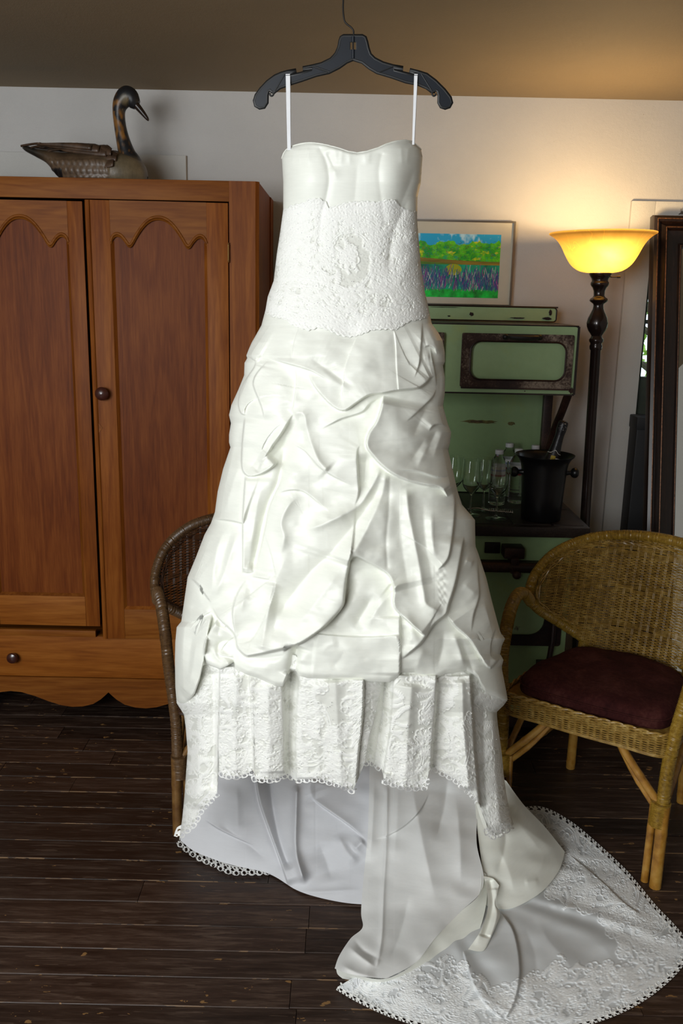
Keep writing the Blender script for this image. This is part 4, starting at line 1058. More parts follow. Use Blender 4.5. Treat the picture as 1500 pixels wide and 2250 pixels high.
# ------------------------------------------------------------------ sculpting fields (fold strokes)
HX, HY = 1500, 2250
WR, WL = 1.25, 1.5
class Field:
    def __init__(s): s.a = np.zeros((HY, HX))
    def stroke(s, pts, amp, kind='ridge', w=8.0, w1=30.0, w2=2.6, taper=.30, amps=None, curve=True):
        P = np.array(pts, float); A = np.array(amps if amps is not None else [1]*len(P), float)
        Q = np.c_[P, A]
        if curve: Q = catmull(Q, 5)
        Q = resample(Q, 7.0)
        reach = 4.0*w*WR if kind == 'ridge' else 3.2*w1*WL
        x0, y0 = np.maximum(np.floor(Q[:, :2].min(0)-reach), 0).astype(int); x1, y1 = np.ceil(Q[:, :2].max(0)+reach).astype(int)
        x1 = min(x1, HX-1); y1 = min(y1, HY-1)
        X, Y = np.meshgrid(np.arange(x0, x1+1), np.arange(y0, y1+1)); best = np.full(X.shape, 1e9); sd = np.zeros(X.shape); tt = np.zeros(X.shape); aa = np.zeros(X.shape)
        n = len(Q)-1
        for i in range(n):
            ax_, ay_ = Q[i, :2]; dx, dy = Q[i+1, :2]-Q[i, :2]; L2 = dx*dx+dy*dy+1e-9
            t = np.clip(((X-ax_)*dx+(Y-ay_)*dy)/L2, 0, 1)
            d = np.hypot(X-ax_-t*dx, Y-ay_-t*dy); m = d < best
            best = np.where(m, d, best); cr = dx*(Y-ay_)-dy*(X-ax_)
            sd = np.where(m, np.sign(cr), sd); tt = np.where(m, (i+t)/n, tt); aa = np.where(m, Q[i, 2]*(1-t)+Q[i+1, 2]*t, aa)
        d = best
        tp = np.clip(np.minimum(tt, 1-tt)/max(taper, 1e-3), 0, 1); tp = tp*tp*(3-2*tp)
        if kind == 'ridge': h = np.exp(-(np.sqrt(d*d+9)-3)/(w*WR))-.018
        else:
            pos = np.exp(-d/(w1*WL)); pos = np.maximum(pos-.045, 0)/.955*(1-.06*np.exp(-(d/2.0)**2)); neg = np.exp(-(d/w2)**2)*.94
            # slight hollow just beyond the edge
            neg = neg-.05*np.exp(-((d-w2*3)/(w2*4))**2)
            h = np.where(sd > 0, pos, neg)
        s.a[y0:y1+1, x0:x1+1] += amp*aa*tp*h
    def ridge(s, pts, amp, w=8, **k): s.stroke(pts, amp, 'ridge', w=w, **k)
    def ledge(s, pts, amp, w1=30, w2=1.3, **k): s.stroke(pts, amp, 'ledge', w1=w1, w2=w2, **k)
    def bump(s, cx, cy, rx, ry, amp, rot=0):
        X, Y = np.meshgrid(np.arange(HX)-cx, np.arange(HY)-cy); c, q = cos(radians(rot)), sin(radians(rot))
        s.a += amp*np.exp(-(((X*c+Y*q)/rx)**2+((-X*q+Y*c)/ry)**2))
    def __call__(s, px, py): return bilin(s.a, np.asarray(px), np.asarray(py))
def bilin(a, x, y):
    h, w = a.shape; x = np.clip(x, 0, w-1.001); y = np.clip(y, 0, h-1.001)
    i, j = y.astype(int), x.astype(int); fy, fx = y-i, x-j
    return a[i, j]*(1-fx)*(1-fy)+a[i, j+1]*fx*(1-fy)+a[i+1, j]*(1-fx)*fy+a[i+1, j+1]*fx*fy
def vnoise(sx, sy, seed):
    r = np.random.default_rng(seed); g = r.normal(size=(int(2250/sy)+4, int(1500/sx)+4))
    def f(px, py):
        x = np.asarray(px)/sx+1; y = np.asarray(py)/sy+1
        i, j = np.clip(y.astype(int), 0, g.shape[0]-2), np.clip(x.astype(int), 0, g.shape[1]-2); fy, fx = y-i, x-j
        fy = fy*fy*(3-2*fy); fx = fx*fx*(3-2*fx)
        return g[i, j]*(1-fx)*(1-fy)+g[i, j+1]*fx*(1-fy)+g[i+1, j]*(1-fx)*fy+g[i+1, j+1]*fx*fy
    return f

# ------------------------------------------------------------------ lace raster (thread relief)
LW, LH = 1560, 2300
lace = np.zeros((LH, LW), np.float32)
def tile(n, draw):
    a = np.zeros((n, n), np.float32); yy, xx = np.mgrid[0:n, 0:n].astype(float); xx -= n/2; yy -= n/2
    def line(pts, w=1.1, v=1.0):
        P = np.array(pts, float)
        for i in range(len(P)-1):
            (x0, y0), (x1, y1) = P[i], P[i+1]; dx, dy = x1-x0, y1-y0; t = np.clip(((xx-x0)*dx+(yy-y0)*dy)/(dx*dx+dy*dy+1e-9), 0, 1)
            np.maximum(a, v*np.exp(-(np.hypot(xx-x0-t*dx, yy-y0-t*dy)/w)**2), out=a)
    def dot(x, y, r, v=1.0): np.maximum(a, v*np.clip(1.3-np.hypot(xx-x, yy-y)/r, 0, 1), out=a)
    draw(line, dot); return a
def arc(cx, cy, r, a0, a1, n=14, ry=None): return [(cx+r*cos(radians(a0+(a1-a0)*k/n)), cy+(ry or r)*sin(radians(a0+(a1-a0)*k/n))) for k in range(n+1)]
def mk_flower(R, ph):
    def d(line, dot):
        for k in range(7):
            a = ph+k*2*pi/7; cx, cy = .62*R*cos(a), .62*R*sin(a)
            line([(.2*R*cos(a), .2*R*sin(a))]+[(cx+.36*R*cos(a+b_)*1.0, cy+.36*R*sin(a+b_)) for b_ in np.linspace(-2.4, 2.4, 9)]+[(.2*R*cos(a), .2*R*sin(a))], 1.2)
            line([(.25*R*cos(a), .25*R*sin(a)), (.7*R*cos(a), .7*R*sin(a))], .9, .7)
        dot(0, 0, .22*R)
    return tile(int(R*2.4), d)
def mk_spray(Ln, bend, rot):
    def d(line, dot):
        n = 9; P = []
        for k in range(n+1):
            t = k/n; a = rot+bend*(t-.5); P.append((P[-1][0]+Ln/n*cos(a), P[-1][1]+Ln/n*sin(a)) if P else (-Ln/2*cos(rot), -Ln/2*sin(rot)))
        line(P, 1.0)
        for k in range(1, n+1):
            a = rot+bend*(k/n-.5)
            for s_ in (-1, 1):
                b_ = a+s_*.85; l_ = Ln*.17*(1.15-k/n*.5); x, y = P[k]
                q = [(x, y), (x+l_*.5*cos(b_)-l_*.18*sin(b_), y+l_*.5*sin(b_)+l_*.18*cos(b_)), (x+l_*cos(b_), y+l_*sin(b_)), (x+l_*.5*cos(b_)+l_*.18*sin(b_), y+l_*.5*sin(b_)-l_*.18*cos(b_)), (x, y)]
                line(q, 1.0, .95)
    return tile(int(Ln*1.5), d)
def mk_scroll(R, ph):
    def d(line, dot):
        P = [(R*(1-.11*k)*cos(ph+k*.62), R*(1-.11*k)*sin(ph+k*.62)) for k in range(9)]; line(P, 1.2)
        P2 = [(R*(1.22-.10*k)*cos(ph+k*.5), R*(1.22-.10*k)*sin(ph+k*.5)) for k in range(6)]; line(P2, .9, .8)
        for k in range(0, 7): dot(R*1.1*cos(ph+k*.55), R*1.1*sin(ph+k*.55), 1.6)
    return tile(int(R*2.7), d)
flowers = [mk_flower(R, p_) for R in (13, 17, 21) for p_ in (0, .4)]
sprays = [mk_spray(L_, b_, r_) for L_ in (30, 42) for b_ in (-1.2, 1.1) for r_ in np.arange(0, 2*pi, pi/4)]
scrolls = [mk_scroll(R, p_) for R in (10, 14) for p_ in np.arange(0, 2*pi, pi/3)]
def stamp(t, x, y, v=1.0):
    n = t.shape[0]; x0, y0 = int(x-n/2), int(y-n/2)
    if x0 < 0 or y0 < 0 or x0+n >= LW or y0+n >= LH: return
    s_ = lace[y0:y0+n, x0:x0+n]; np.maximum(s_, t*v, out=s_)
def lstroke(pts, w=1.4, v=1.0, dots=0):
    P = resample(catmull(pts, 8), 1.5)
    n = int(w*3)+1; yy, xx = np.mgrid[-n:n+1, -n:n+1]
    for x, y in P:
        xi, yi = int(x), int(y)
        if n < xi < LW-n-1 and n < yi < LH-n-1:
            k = np.exp(-(((xx-(x-xi))**2+(yy-(y-yi))**2)/w**2))*v; s_ = lace[yi-n:yi+n+1, xi-n:xi+n+1]; np.maximum(s_, k, out=s_)
lr = random.Random(21)
def fill(x0, x1, y0, y1, inside, step=17, keep=1.0):
    for y in np.arange(y0, y1, step):
        for x in np.arange(x0, x1, step):
            X = x+lr.uniform(-.5, .5)*step; Y = y+lr.uniform(-.5, .5)*step
            if lr.random() > keep or not inside(X, Y): continue
            r = lr.random(); stamp(lr.choice(flowers if r < .25 else sprays if r < .7 else scrolls), X, Y, lr.uniform(.7, 1))

# ------------------------------------------------------------------ the gown: outline of the hanging skirt
YD = 2.15     # plane of the side seams
left = lerp_curve([(y, x) for x, y in [(634, 318), (624, 330), (619, 347), (622, 400), (622, 461), (616, 505), (608, 558), (601, 617), (588, 652), (583, 681), (574, 715), (560, 740), (553, 752), (546, 768), (541, 781), (543, 787), (537, 797), (536, 825), (524, 855), (508, 890), (503, 912), (507, 930), (503, 955), (503, 972), (506, 983), (490, 1030), (478, 1080), (472, 1125), (463, 1150), (449, 1175), (430, 1225), (412, 1268), (406, 1310), (398, 1366), (388, 1378), (385, 1410), (384, 1450), (385, 1510), (388, 1545), (404, 1570), (408, 1600), (412, 1650), (405, 1750), (400, 1800), (394, 1840), (392, 1870)]])
right = lerp_curve([(y, x) for x, y in [(912, 314), (924, 326), (928, 344), (924, 403), (917, 432), (916, 482), (919, 520), (924, 579), (932, 637), (941, 675), (948, 711), (962, 730), (972, 748), (977, 775), (977, 795), (973, 803), (977, 830), (977, 862), (973, 892), (983, 930), (991, 950), (988, 975), (984, 988), (996, 1040), (1005, 1080), (1015, 1110), (1043, 1142), (1044, 1200), (1050, 1215), (1068, 1270), (1080, 1320), (1092, 1365), (1100, 1393), (1109, 1404), (1102, 1418), (1098, 1438), (1106, 1450), (1101, 1466), (1108, 1500), (1115, 1537), (1106, 1550), (1090, 1565), (1094, 1600), (1101, 1650), (1106, 1700), (1112, 1745), (1121, 1790), (1129, 1815), (1130, 1870)]])
depth_of = lerp_curve([(300, .094), (345, .097), (400, .098), (460, .088), (560, .095), (650, .115), (740, .135), (900, .165), (1100, .195), (1300, .215), (1500, .225), (1700, .215), (1870, .20)])
def shell_depth(px, py, inset=0.0, pw=2.3):
    L_, R_ = left(py), right(py); u = np.clip((px-(L_+R_)/2)/((R_-L_)/2), -1, 1)
    return (depth_of(py)-inset)*np.sqrt(np.clip(1-np.abs(u)**pw, 0, 1))

# --- folds of bodice and overskirt, from the photograph
F = Field(); R_, L_ = F.ridge, F.ledge
F.bump(668, 392, 42, 62, 15); F.bump(868, 382, 42, 62, 15)
F.ridge([(697, 318), (714, 348), (723, 390), (717, 432), (706, 475), (700, 560)], -3.5, 4, taper=.05)
F.ridge([(716, 330), (730, 360), (736, 378)], -6, 6); F.ridge([(706, 325), (722, 350), (733, 372), (742, 400)], 3, 6)
F.ridge([(840, 332), (832, 380), (838, 440), (846, 500)], -2.5, 5, taper=.05); F.ridge([(785, 345), (782, 400), (776, 470)], -2, 9)
for x_, k in ((735, 1), (752, -1), (766, 1), (800, 1), (812, -1), (655, 1), (645, -1), (675, 1), (880, 1), (897, -1)):
    F.ridge([(x_, 318), (x_+2*k, 345), (x_+4*k, 366)], 1.6, 4)
F.ridge([(912, 360), (900, 400), (880, 450), (862, 480)], -5, 12); F.ridge([(905, 420), (882, 470), (862, 520), (852, 620)], -7, 10); F.ridge([(908, 545), (890, 590), (870, 640)], 3, 10)
F.ridge([(912, 500), (896, 540)], 5, 10); F.ridge([(628, 480), (632, 520)], -3, 8)
# yoke and swags
L_([(568, 796), (558, 790), (550, 786), (540, 779)], 13, 24)
L_([(726, 838), (692, 818), (666, 808), (642, 801), (610, 792), (584, 785)], 17, 34, amps=[.2, .6, 1, 1, 1, .8])
L_([(642, 912), (648, 872), (652, 830), (646, 800)], 8, 20); F.ridge([(659, 715), (648, 752), (642, 795)], -2.5, 3, taper=.1); L_([(641, 796), (646, 755), (659, 712)], 4, 16)
L_([(582, 925), (576, 896), (566, 870), (557, 844), (564, 822), (590, 792)], 17, 26); F.bump(608, 850, 30, 48, 12)
L_([(646, 905), (632, 927), (620, 948), (600, 976), (585, 998), (571, 1015)], 20, 26); F.ridge([(655, 915), (640, 940), (628, 962), (612, 990), (585, 1012)], -16, 9)
L_([(544, 908), (533, 910), (526, 898), (525, 876), (532, 850), (545, 828), (560, 806), (562, 792)], 12, 22, taper=.1)
L_([(612, 1010), (603, 1020), (590, 1031), (570, 1042), (548, 1046), (538, 1040), (532, 1026), (532, 990), (535, 950), (539, 915)], 25, 26, taper=.08)
R_([(600, 985), (582, 1010), (572, 1028), (584, 1034)], 8, 5); R_([(575, 1014), (566, 1030), (560, 1038)], -7, 5)
L_([(534, 1260), (534, 1200), (534, 1140), (537, 1090), (540, 1044)], 17, 26, taper=.06); L_([(560, 1255), (546, 1258), (534, 1254)], 8, 10)
F.ridge([(628, 960), (623, 1000), (610, 1062), (592, 1100), (580, 1140), (570, 1180), (560, 1230), (549, 1266)], -26, 10, taper=.1)
L_([(560, 1260), (572, 1210), (585, 1150), (590, 1120), (606, 1082), (616, 1062), (628, 1010)], 10, 22)
R_([(578, 1060), (565, 1110), (555, 1180), (548, 1240)], 8, 9)
L_([(536, 1151), (524, 1147), (505, 1143), (490, 1141), (466, 1139)], 18, 34, taper=.1)
R_([(530, 1010), (512, 1060), (498, 1110), (490, 1138)], 9, 12); R_([(528, 930), (522, 980), (510, 1030)], -7, 10); R_([(512, 990), (500, 1040), (485, 1100)], 6, 12)
R_([(500, 1152), (478, 1200), (468, 1260), (463, 1318)], 12, 11); R_([(524, 1155), (505, 1220), (480, 1290), (468, 1325)], 10, 8); R_([(512, 1160), (492, 1220), (474, 1290)], -9, 8); R_([(458, 1165), (440, 1220), (425, 1262)], 9, 14)
L_([(466, 1326), (450, 1304), (436, 1284), (424, 1273), (411, 1268)], 17, 26)
L_([(468, 1341), (442, 1354), (414, 1371)], 13, 22, amps=[1, .8, .2])
R_([(405, 1330), (402, 1380), (397, 1440), (393, 1496)], 12, 11); R_([(425, 1385), (418, 1440), (412, 1490)], -9, 12); R_([(432, 1400), (424, 1460), (414, 1510)], 6, 7)
R_([(412, 1335), (440, 1335), (460, 1330)], -5, 6)
# the long lower swag edge
L_([(782, 1100), (775, 1180), (768, 1228), (760, 1270), (756, 1310), (754, 1328), (740, 1348), (712, 1376), (684, 1397), (648, 1417), (590, 1432), (552, 1440), (540, 1440), (522, 1422), (518, 1400), (508, 1384), (482, 1360), (466, 1330)], 42, 55, amps=[.0, .25, .55, .8, 1, 1, 1, 1, 1, 1, 1, 1, 1, .8, .6, .55, .5, .4], taper=.06)
L_([(868, 1302), (862, 1280), (850, 1260), (816, 1239), (796, 1228), (780, 1222), (768, 1229), (762, 1245)], 30, 40, taper=.1)
L_([(940, 1398), (926, 1391), (896, 1364), (879, 1350), (867, 1336), (864, 1318), (866, 1298), (860, 1276)], 24, 22, taper=.12)
# big centre swags
L_([(957, 826), (945, 830), (936, 840), (916, 852), (870, 857), (840, 863), (810, 867), (780, 886), (757, 901), (738, 896), (718, 880), (690, 846), (676, 814)], 26, 42, amps=[.5, 1, 1, 1, 1, 1, 1, 1, .9, .6, .5, .4, .3], taper=.08)
R_([(672, 776), (710, 806), (760, 840), (790, 856)], -7, 9); R_([(690, 800), (740, 840), (775, 862)], 5, 9); F.bump(770, 800, 70, 60, 12)
L_([(840, 869), (812, 886), (794, 905), (750, 919), (728, 930), (704, 942)], 13, 18)
L_([(984, 1092), (974, 1076), (962, 1069), (940, 1066), (900, 1057), (862, 1040), (838, 1022), (818, 1000), (805, 978), (811, 950), (826, 928), (837, 896), (843, 868)], 40, 48, taper=.06)
F.bump(880, 955, 60, 60, 10)
L_([(1000, 1042), (960, 1047), (918, 1035), (872, 1031)], 8, 14); R_([(952, 965), (932, 995), (915, 1030)], 7, 8); R_([(935, 960), (918, 990), (900, 1015)], -6, 8)
L_([(796, 978), (787, 981), (783, 1000), (785, 1040), (787, 1085), (776, 1114)], 17, 20); F.ridge([(806, 990), (803, 1030), (800, 1080)], -15, 9)
R_([(838, 1024), (824, 1054), (808, 1084), (788, 1112), (750, 1132), (710, 1152), (670, 1163)], 16, 8, taper=.12); R_([(848, 1032), (840, 1080), (815, 1140), (790, 1190), (765, 1230)], 15, 11, taper=.12)
F.ridge([(843, 1036), (822, 1090), (780, 1150), (730, 1212), (680, 1260), (630, 1325), (604, 1372)], -24, 22, taper=.12); F.ridge([(640, 1200), (600, 1290), (575, 1400)], 10, 20)
F.ridge([(856, 1045), (853, 1130), (848, 1190), (852, 1255)], -3, 3, taper=.05)
R_([(892, 1068), (898, 1130), (908, 1180), (920, 1240), (930, 1300), (938, 1330), (975, 1346)], 14, 9, taper=.08); R_([(946, 1118), (950, 1190), (960, 1240)], 11, 10)
F.ridge([(875, 1080), (880, 1180), (892, 1260), (900, 1320)], -9, 16); F.ridge([(930, 1090), (932, 1170), (945, 1250), (955, 1310)], -8, 12)
L_([(998, 1046), (999, 1090), (998, 1130), (994, 1170), (984, 1226), (960, 1252)], 20, 30, taper=.08)
L_([(1019, 1178), (1010, 1230), (1000, 1280), (985, 1328), (978, 1350), (952, 1372), (926, 1410), (906, 1428), (879, 1449)], 30, 40, taper=.08)
for k in range(9): R_([(956+k*1.5, 1256+k*9), (968+k, 1250+k*9), (978, 1240+k*10)], 2.2*(-1)**k, 3)
L_([(1100, 1440), (1086, 1459), (1072, 1465), (1050, 1432), (1030, 1402), (1000, 1376), (984, 1352)], 24, 30, taper=.1)
L_([(1048, 1215), (1050, 1270), (1052, 1310), (1040, 1350), (1034, 1392)], 14, 22); R_([(1062, 1320), (1078, 1368), (1090, 1368)], 7, 8); R_([(1020, 1230), (1042, 1238)], 8, 5); R_([(1015, 1280), (1050, 1310)], 7, 9)
L_([(958, 850), (951, 870), (930, 892), (905, 915), (885, 930)], 15, 26, amps=[1, 1, .8, .4, .1])
F.ridge([(945, 880), (925, 920), (905, 965)], -9, 12)
L_([(984, 938), (974, 933), (966, 931), (952, 934), (941, 947)], 14, 18); R_([(962, 940), (948, 968), (935, 1000)], -9, 8); R_([(975, 940), (962, 975), (950, 1010)], 8, 8)
L_([(927, 702), (926, 730), (924, 760), (920, 800), (908, 832)], 12, 22); L_([(960, 780), (955, 765), (940, 758), (930, 765)], 11, 14)
L_([(944, 760), (948, 785), (955, 820), (958, 850)], 14, 18); R_([(935, 715), (950, 745), (972, 790)], 6, 6); R_([(928, 785), (945, 782)], 5, 4); F.ridge([(965, 800), (968, 840), (964, 880)], -6, 9)
L_([(876, 860), (872, 810), (870, 760), (866, 725)], 3, 12, taper=.06)
# soft puffs
L_([(726, 1126), (695, 1100), (672, 1082), (655, 1076), (628, 1077), (604, 1086)], 8, 16); R_([(672, 1090), (645, 1098), (628, 1120), (617, 1150), (624, 1184), (612, 1230)], 14, 9); F.bump(665, 1130, 30, 36, -5); F.bump(600, 1110, 20, 40, 6)
L_([(778, 1067), (750, 1054), (730, 1044), (700, 1024), (670, 990), (638, 972)], 11, 20); R_([(643, 912), (655, 907), (668, 912), (674, 945), (684, 976), (700, 1012), (722, 1036)], 13, 9, taper=.06)
F.ridge([(662, 930), (668, 965), (660, 990)], -7, 8); F.bump(740, 980, 55, 45, 7); R_([(700, 1130), (730, 1142), (765, 1128)], 6, 10)
L_([(600, 1275), (574, 1269), (550, 1265)], 8, 14); R_([(602, 1278), (586, 1360), (572, 1430)], 13, 11, taper=.08); F.ridge([(616, 1290), (606, 1350), (600, 1410)], -8, 14); R_([(640, 1390), (680, 1340), (720, 1290), (755, 1240)], 12, 26)
L_([(520, 1402), (512, 1360), (514, 1330), (524, 1300), (545, 1270)], 18, 24); R_([(545, 1280), (535, 1310), (530, 1350)], 5, 5); R_([(555, 1290), (545, 1320)], -4, 4)
# cuff flap
L_([(690, 1393), (730, 1397), (780, 1400), (830, 1400), (878, 1396)], 7, 40, taper=.05); L_([(877, 1352), (878, 1400), (878, 1440), (877, 1486)], 16, 24, taper=.06)
F.ridge([(654, 1418), (646, 1448), (639, 1484)], -34, 7, taper=.1); R_([(664, 1425), (658, 1460)], 6, 8)
F.ridge([(822, 1302), (802, 1340), (776, 1382)], -15, 11); R_([(858, 1306), (830, 1336), (802, 1382)], 9, 9); F.ridge([(850, 1290), (862, 1300)], -12, 8); F.ridge([(775, 1250), (762, 1310), (735, 1360), (705, 1388)], -14, 8)
R_([(760, 1425), (745, 1450), (725, 1470)], -4, 10); R_([(705, 1440), (720, 1420), (745, 1412)], 4, 9)
F.bump(905, 1385, 10, 30, 8, -20); F.ridge([(886, 1370), (890, 1410), (884, 1440)], -8, 7); R_([(900, 1380), (902, 1418)], 6, 6); F.ridge([(975, 1375), (972, 1420), (960, 1470)], -9, 10); R_([(992, 1385), (1010, 1430), (1020, 1470)], 12, 8); F.ridge([(1008, 1395), (1030, 1450), (1042, 1485)], -7, 6)
F.ridge([(935, 1420), (920, 1450), (915, 1475)], 6, 12)
# rosette and left bag
L_([(516, 1452), (500, 1464), (484, 1471), (466, 1466), (456, 1456), (449, 1434), (453, 1408), (466, 1380), (481, 1358)], 28, 20, taper=.1)
F.ridge([(478, 1436), (480, 1418), (492, 1409), (508, 1410), (516, 1418)], -11, 4); F.ridge([(490, 1458), (474, 1442), (470, 1420)], 6, 4); L_([(516, 1444), (498, 1441), (477, 1435)], 8, 8); F.ridge([(486, 1365), (478, 1400)], -6, 5)
L_([(466, 1345), (456, 1390), (449, 1430), (446, 1460), (440, 1490), (428, 1522), (410, 1541)], 22, 24, taper=.1)
F.ridge([(392, 1518), (402, 1514), (420, 1508), (436, 1490)], 6, 6); F.ridge([(518, 1440), (545, 1448), (600, 1444), (640, 1436)], -5, 5); R_([(530, 1460), (560, 1466), (600, 1470)], 3, 7)
# fine wrinkles
w1_, w2_, w3_ = vnoise(38, 26, 1), vnoise(14, 9, 2), vnoise(70, 60, 3)
def over_disp(px, py):
    k = np.clip((py-690)/60, 0, 1)
    return F(px, py)+k*(2.0*w1_(px, py)+.30*w2_(px, py)+4*w3_(px, py))

M_cl = 0.00102
def satin(name, base, rough=.40, lacy=False, spec=.42, transl=0.0):
    m, nt, p = newmat(name)
    v = coords(nt, (1, 1, 9), 'Object'); n1 = noise(nt, v, 28, 4, .65); n2 = noise(nt, coords(nt, (1, 1, 1)), 900, 2, .6)
    c = ramp(nt, n1, [(.3, tuple(x*.965 for x in base)), (.7, base)])
    if lacy:
        at = node(nt, 'ShaderNodeAttribute', attribute_name='lace'); f = at.outputs['Fac']
        c = mix(nt, math_(nt, 'MULTIPLY', f, .75), c, (.93, .925, .89))
        c = mix(nt, math_(nt, 'MULTIPLY', math_(nt, 'SUBTRACT', .5, f), .48), c, (.56, .55, .49))  # beige shade on the satin between the threads, put into the colour
        nt.links.new(math_(nt, 'ADD', math_(nt, 'MULTIPLY', f, .35), rough), p.inputs['Roughness'])
    else: p.inputs['Roughness'].default_value = rough
    nt.links.new(c, p.inputs['Base Color'])
    p.inputs['Specular IOR Level'].default_value = spec; p.inputs['Sheen Weight'].default_value = .12
    h = math_(nt, 'ADD', math_(nt, 'MULTIPLY', n1, .8), math_(nt, 'MULTIPLY', n2, .2)); bump(nt, p, h, .16, .0022)
    if transl:
        tr = node(nt, 'ShaderNodeBsdfTranslucent'); tr.inputs['Color'].default_value = (*base, 1); mx = node(nt, 'ShaderNodeMixShader'); mx.inputs['Fac'].default_value = transl
        nt.links.new(p.outputs[0], mx.inputs[1]); nt.links.new(tr.outputs[0], mx.inputs[2]); nt.links.new(mx.outputs[0], nt.nodes['Material Output'].inputs['Surface'])
    return m
M_satin = satin('ivory_silk_satin', (.868, .880, .800), .42, spec=.38); M_lace = satin('ivory_beaded_lace', (.82, .83, .765), .5, True)
M_lining = satin('white_lining', (.74, .745, .765), .75, spec=.2, transl=.15); M_lining2 = satin('ivory_lining', (.80, .80, .775), .7, spec=.2, transl=.1); M_ribbon = simple('white_ribbon', (.82, .83, .85), .4, var=.02)
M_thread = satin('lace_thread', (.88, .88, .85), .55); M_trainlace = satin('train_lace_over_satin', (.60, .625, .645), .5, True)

gown = empty('wedding_dress', (0.015, YD, .34), label='strapless ivory satin wedding dress with pickup skirt, lace tiers and train hanging in the centre', cat='dress')
GO = np.array([0.015, YD, .34])
def part(name, P, quads, mat, attrs=None, label=None, smooth=True):
    me = fast_grid_mesh(name, P-GO, quads, attrs, smooth)
    return link_mesh(name, me, mat, gown, label=label)

def solve_rows(nu, nv, top, bot, wiggle=None):
    """pixel grid between the outlines and the given top and bottom edge curves"""
    u = np.linspace(-1, 1, nu)[None]; v = np.linspace(0, 1, nv)[:, None]
    uu = np.sin(u*pi/2*.93)/np.sin(pi/2*.93)
    px = np.broadcast_to(750+300*u, (nv, nu)).copy(); py = np.zeros((nv, nu))
    for _ in range(14):
        t_, b_ = top(px), bot(px); py_n = t_+v*(b_-t_); py = .5*py+.5*py_n if _ else py_n
        l_, r_ = left(py), right(py); px = (l_+r_)/2+uu*(r_-l_)/2
    return px, py
# bodice
topc = lerp_curve([(600, 352), (619, 348), (622, 338), (628, 329), (640, 322), (655, 317), (672, 314), (690, 314), (715, 318), (745, 326), (765, 333), (785, 336), (805, 333), (830, 325), (850, 316), (870, 310), (890, 308), (905, 311), (918, 319), (926, 331), (929, 346), (950, 350)])
nu, nv = 230, 270
px, py = solve_rows(nu, nv, topc, lambda x: x*0+712.)
px[0] = np.linspace(634, 918, nu)*.0+px[0]
dep = shell_depth(px, py)+M_cl*over_disp(px, py)*1.0
rim = np.clip((py-topc(px))/7, 0, 1); dep = dep-.006*(1-rim)**2
P = at_y(px, py, YD-dep)
b_ = part('bodice', P.reshape(-1, 3), grid_quads(nv, nu), M_satin)
# neckline piping along the sweetheart edge
e_ = MB(); e_.tube(P[0][::2]-GO+np.array([0, .001, 0]), .0017, 6, cap=True); e_.build('neckline_edge', M_satin, gown, smooth=60)
# back of bodice and skirt, seen from the sides
yy = np.linspace(352, 1690, 160)[:, None]; uu = np.sin(np.linspace(-1, 1, 70)*pi/2)[None]
l_, r_ = left(yy), right(yy); px = (l_+r_)/2+uu*(r_-l_)/2; py = yy+0*px
dep = shell_depth(px, py, .0)*1.05+(.010*np.sin(px/17+py/60)+.012*w1_(px, py))*np.clip((py-740)/150, 0, 1)*np.sqrt(np.clip(1-uu**2, 0, 1))
# project from the seam plane so width stays that of the front
S0 = at_y((l_+r_)/2, yy, YD+0*yy); Wd = at_y(r_, yy, YD+0*yy)-at_y(l_, yy, YD+0*yy)
P = S0+Wd*uu[..., None]/2; P = np.broadcast_to(P, px.shape+(3,)).copy(); P[..., 1] += dep
part('back_panel', P.reshape(-1, 3), grid_quads(160, 70), M_satin)

# overskirt
obot = lerp_curve([(380, 1530), (386, 1536), (394, 1544), (404, 1547), (416, 1541), (428, 1524), (439, 1492), (446, 1462), (456, 1460), (484, 1471), (500, 1463), (513, 1455), (517, 1470), (542, 1482), (570, 1491), (604, 1509), (622, 1508), (631, 1486), (640, 1472), (650, 1474), (656, 1484), (675, 1490), (760, 1493), (810, 1498), (856, 1499), (874, 1488), (880, 1478), (910, 1478), (932, 1488), (955, 1492), (980, 1480), (1025, 1474), (1040, 1482), (1050, 1493), (1056, 1508), (1066, 1522), (1086, 1530), (1114, 1540), (1130, 1540)])
nu, nv = 500, 560
px, py = solve_rows(nu, nv, lambda x: x*0+700., obot)
inner = np.clip(1-np.abs((px-(left(py)+right(py))/2)/((right(py)-left(py))/2+1e-6)), 0, 1)
edgek = np.clip(inner/.05, 0, 1)
dep = shell_depth(px, py)+M_cl*over_disp(px, py)*(.35+.65*edgek)+.012*np.clip((py-1300)/150, 0, 1)
# bottom edge rolls under
v = np.linspace(0, 1, nv)[:, None]; dep = dep-.010*np.clip((v-.985)/.015, 0, 1)**2
P = at_y(px, py, YD-dep)
lastp, lastd = (px[-1], py[-1]), dep[-1]
extra = [at_y(lastp[0], lastp[1]-dy, YD-lastd+dd) for dy, dd in ((.5, .004), (2, .012), (5, .022), (9, .035))]
P = np.concatenate([P, np.stack(extra)]); nv2 = nv+4
part('overskirt', P.reshape(-1, 3), grid_quads(nv2, nu), M_satin)

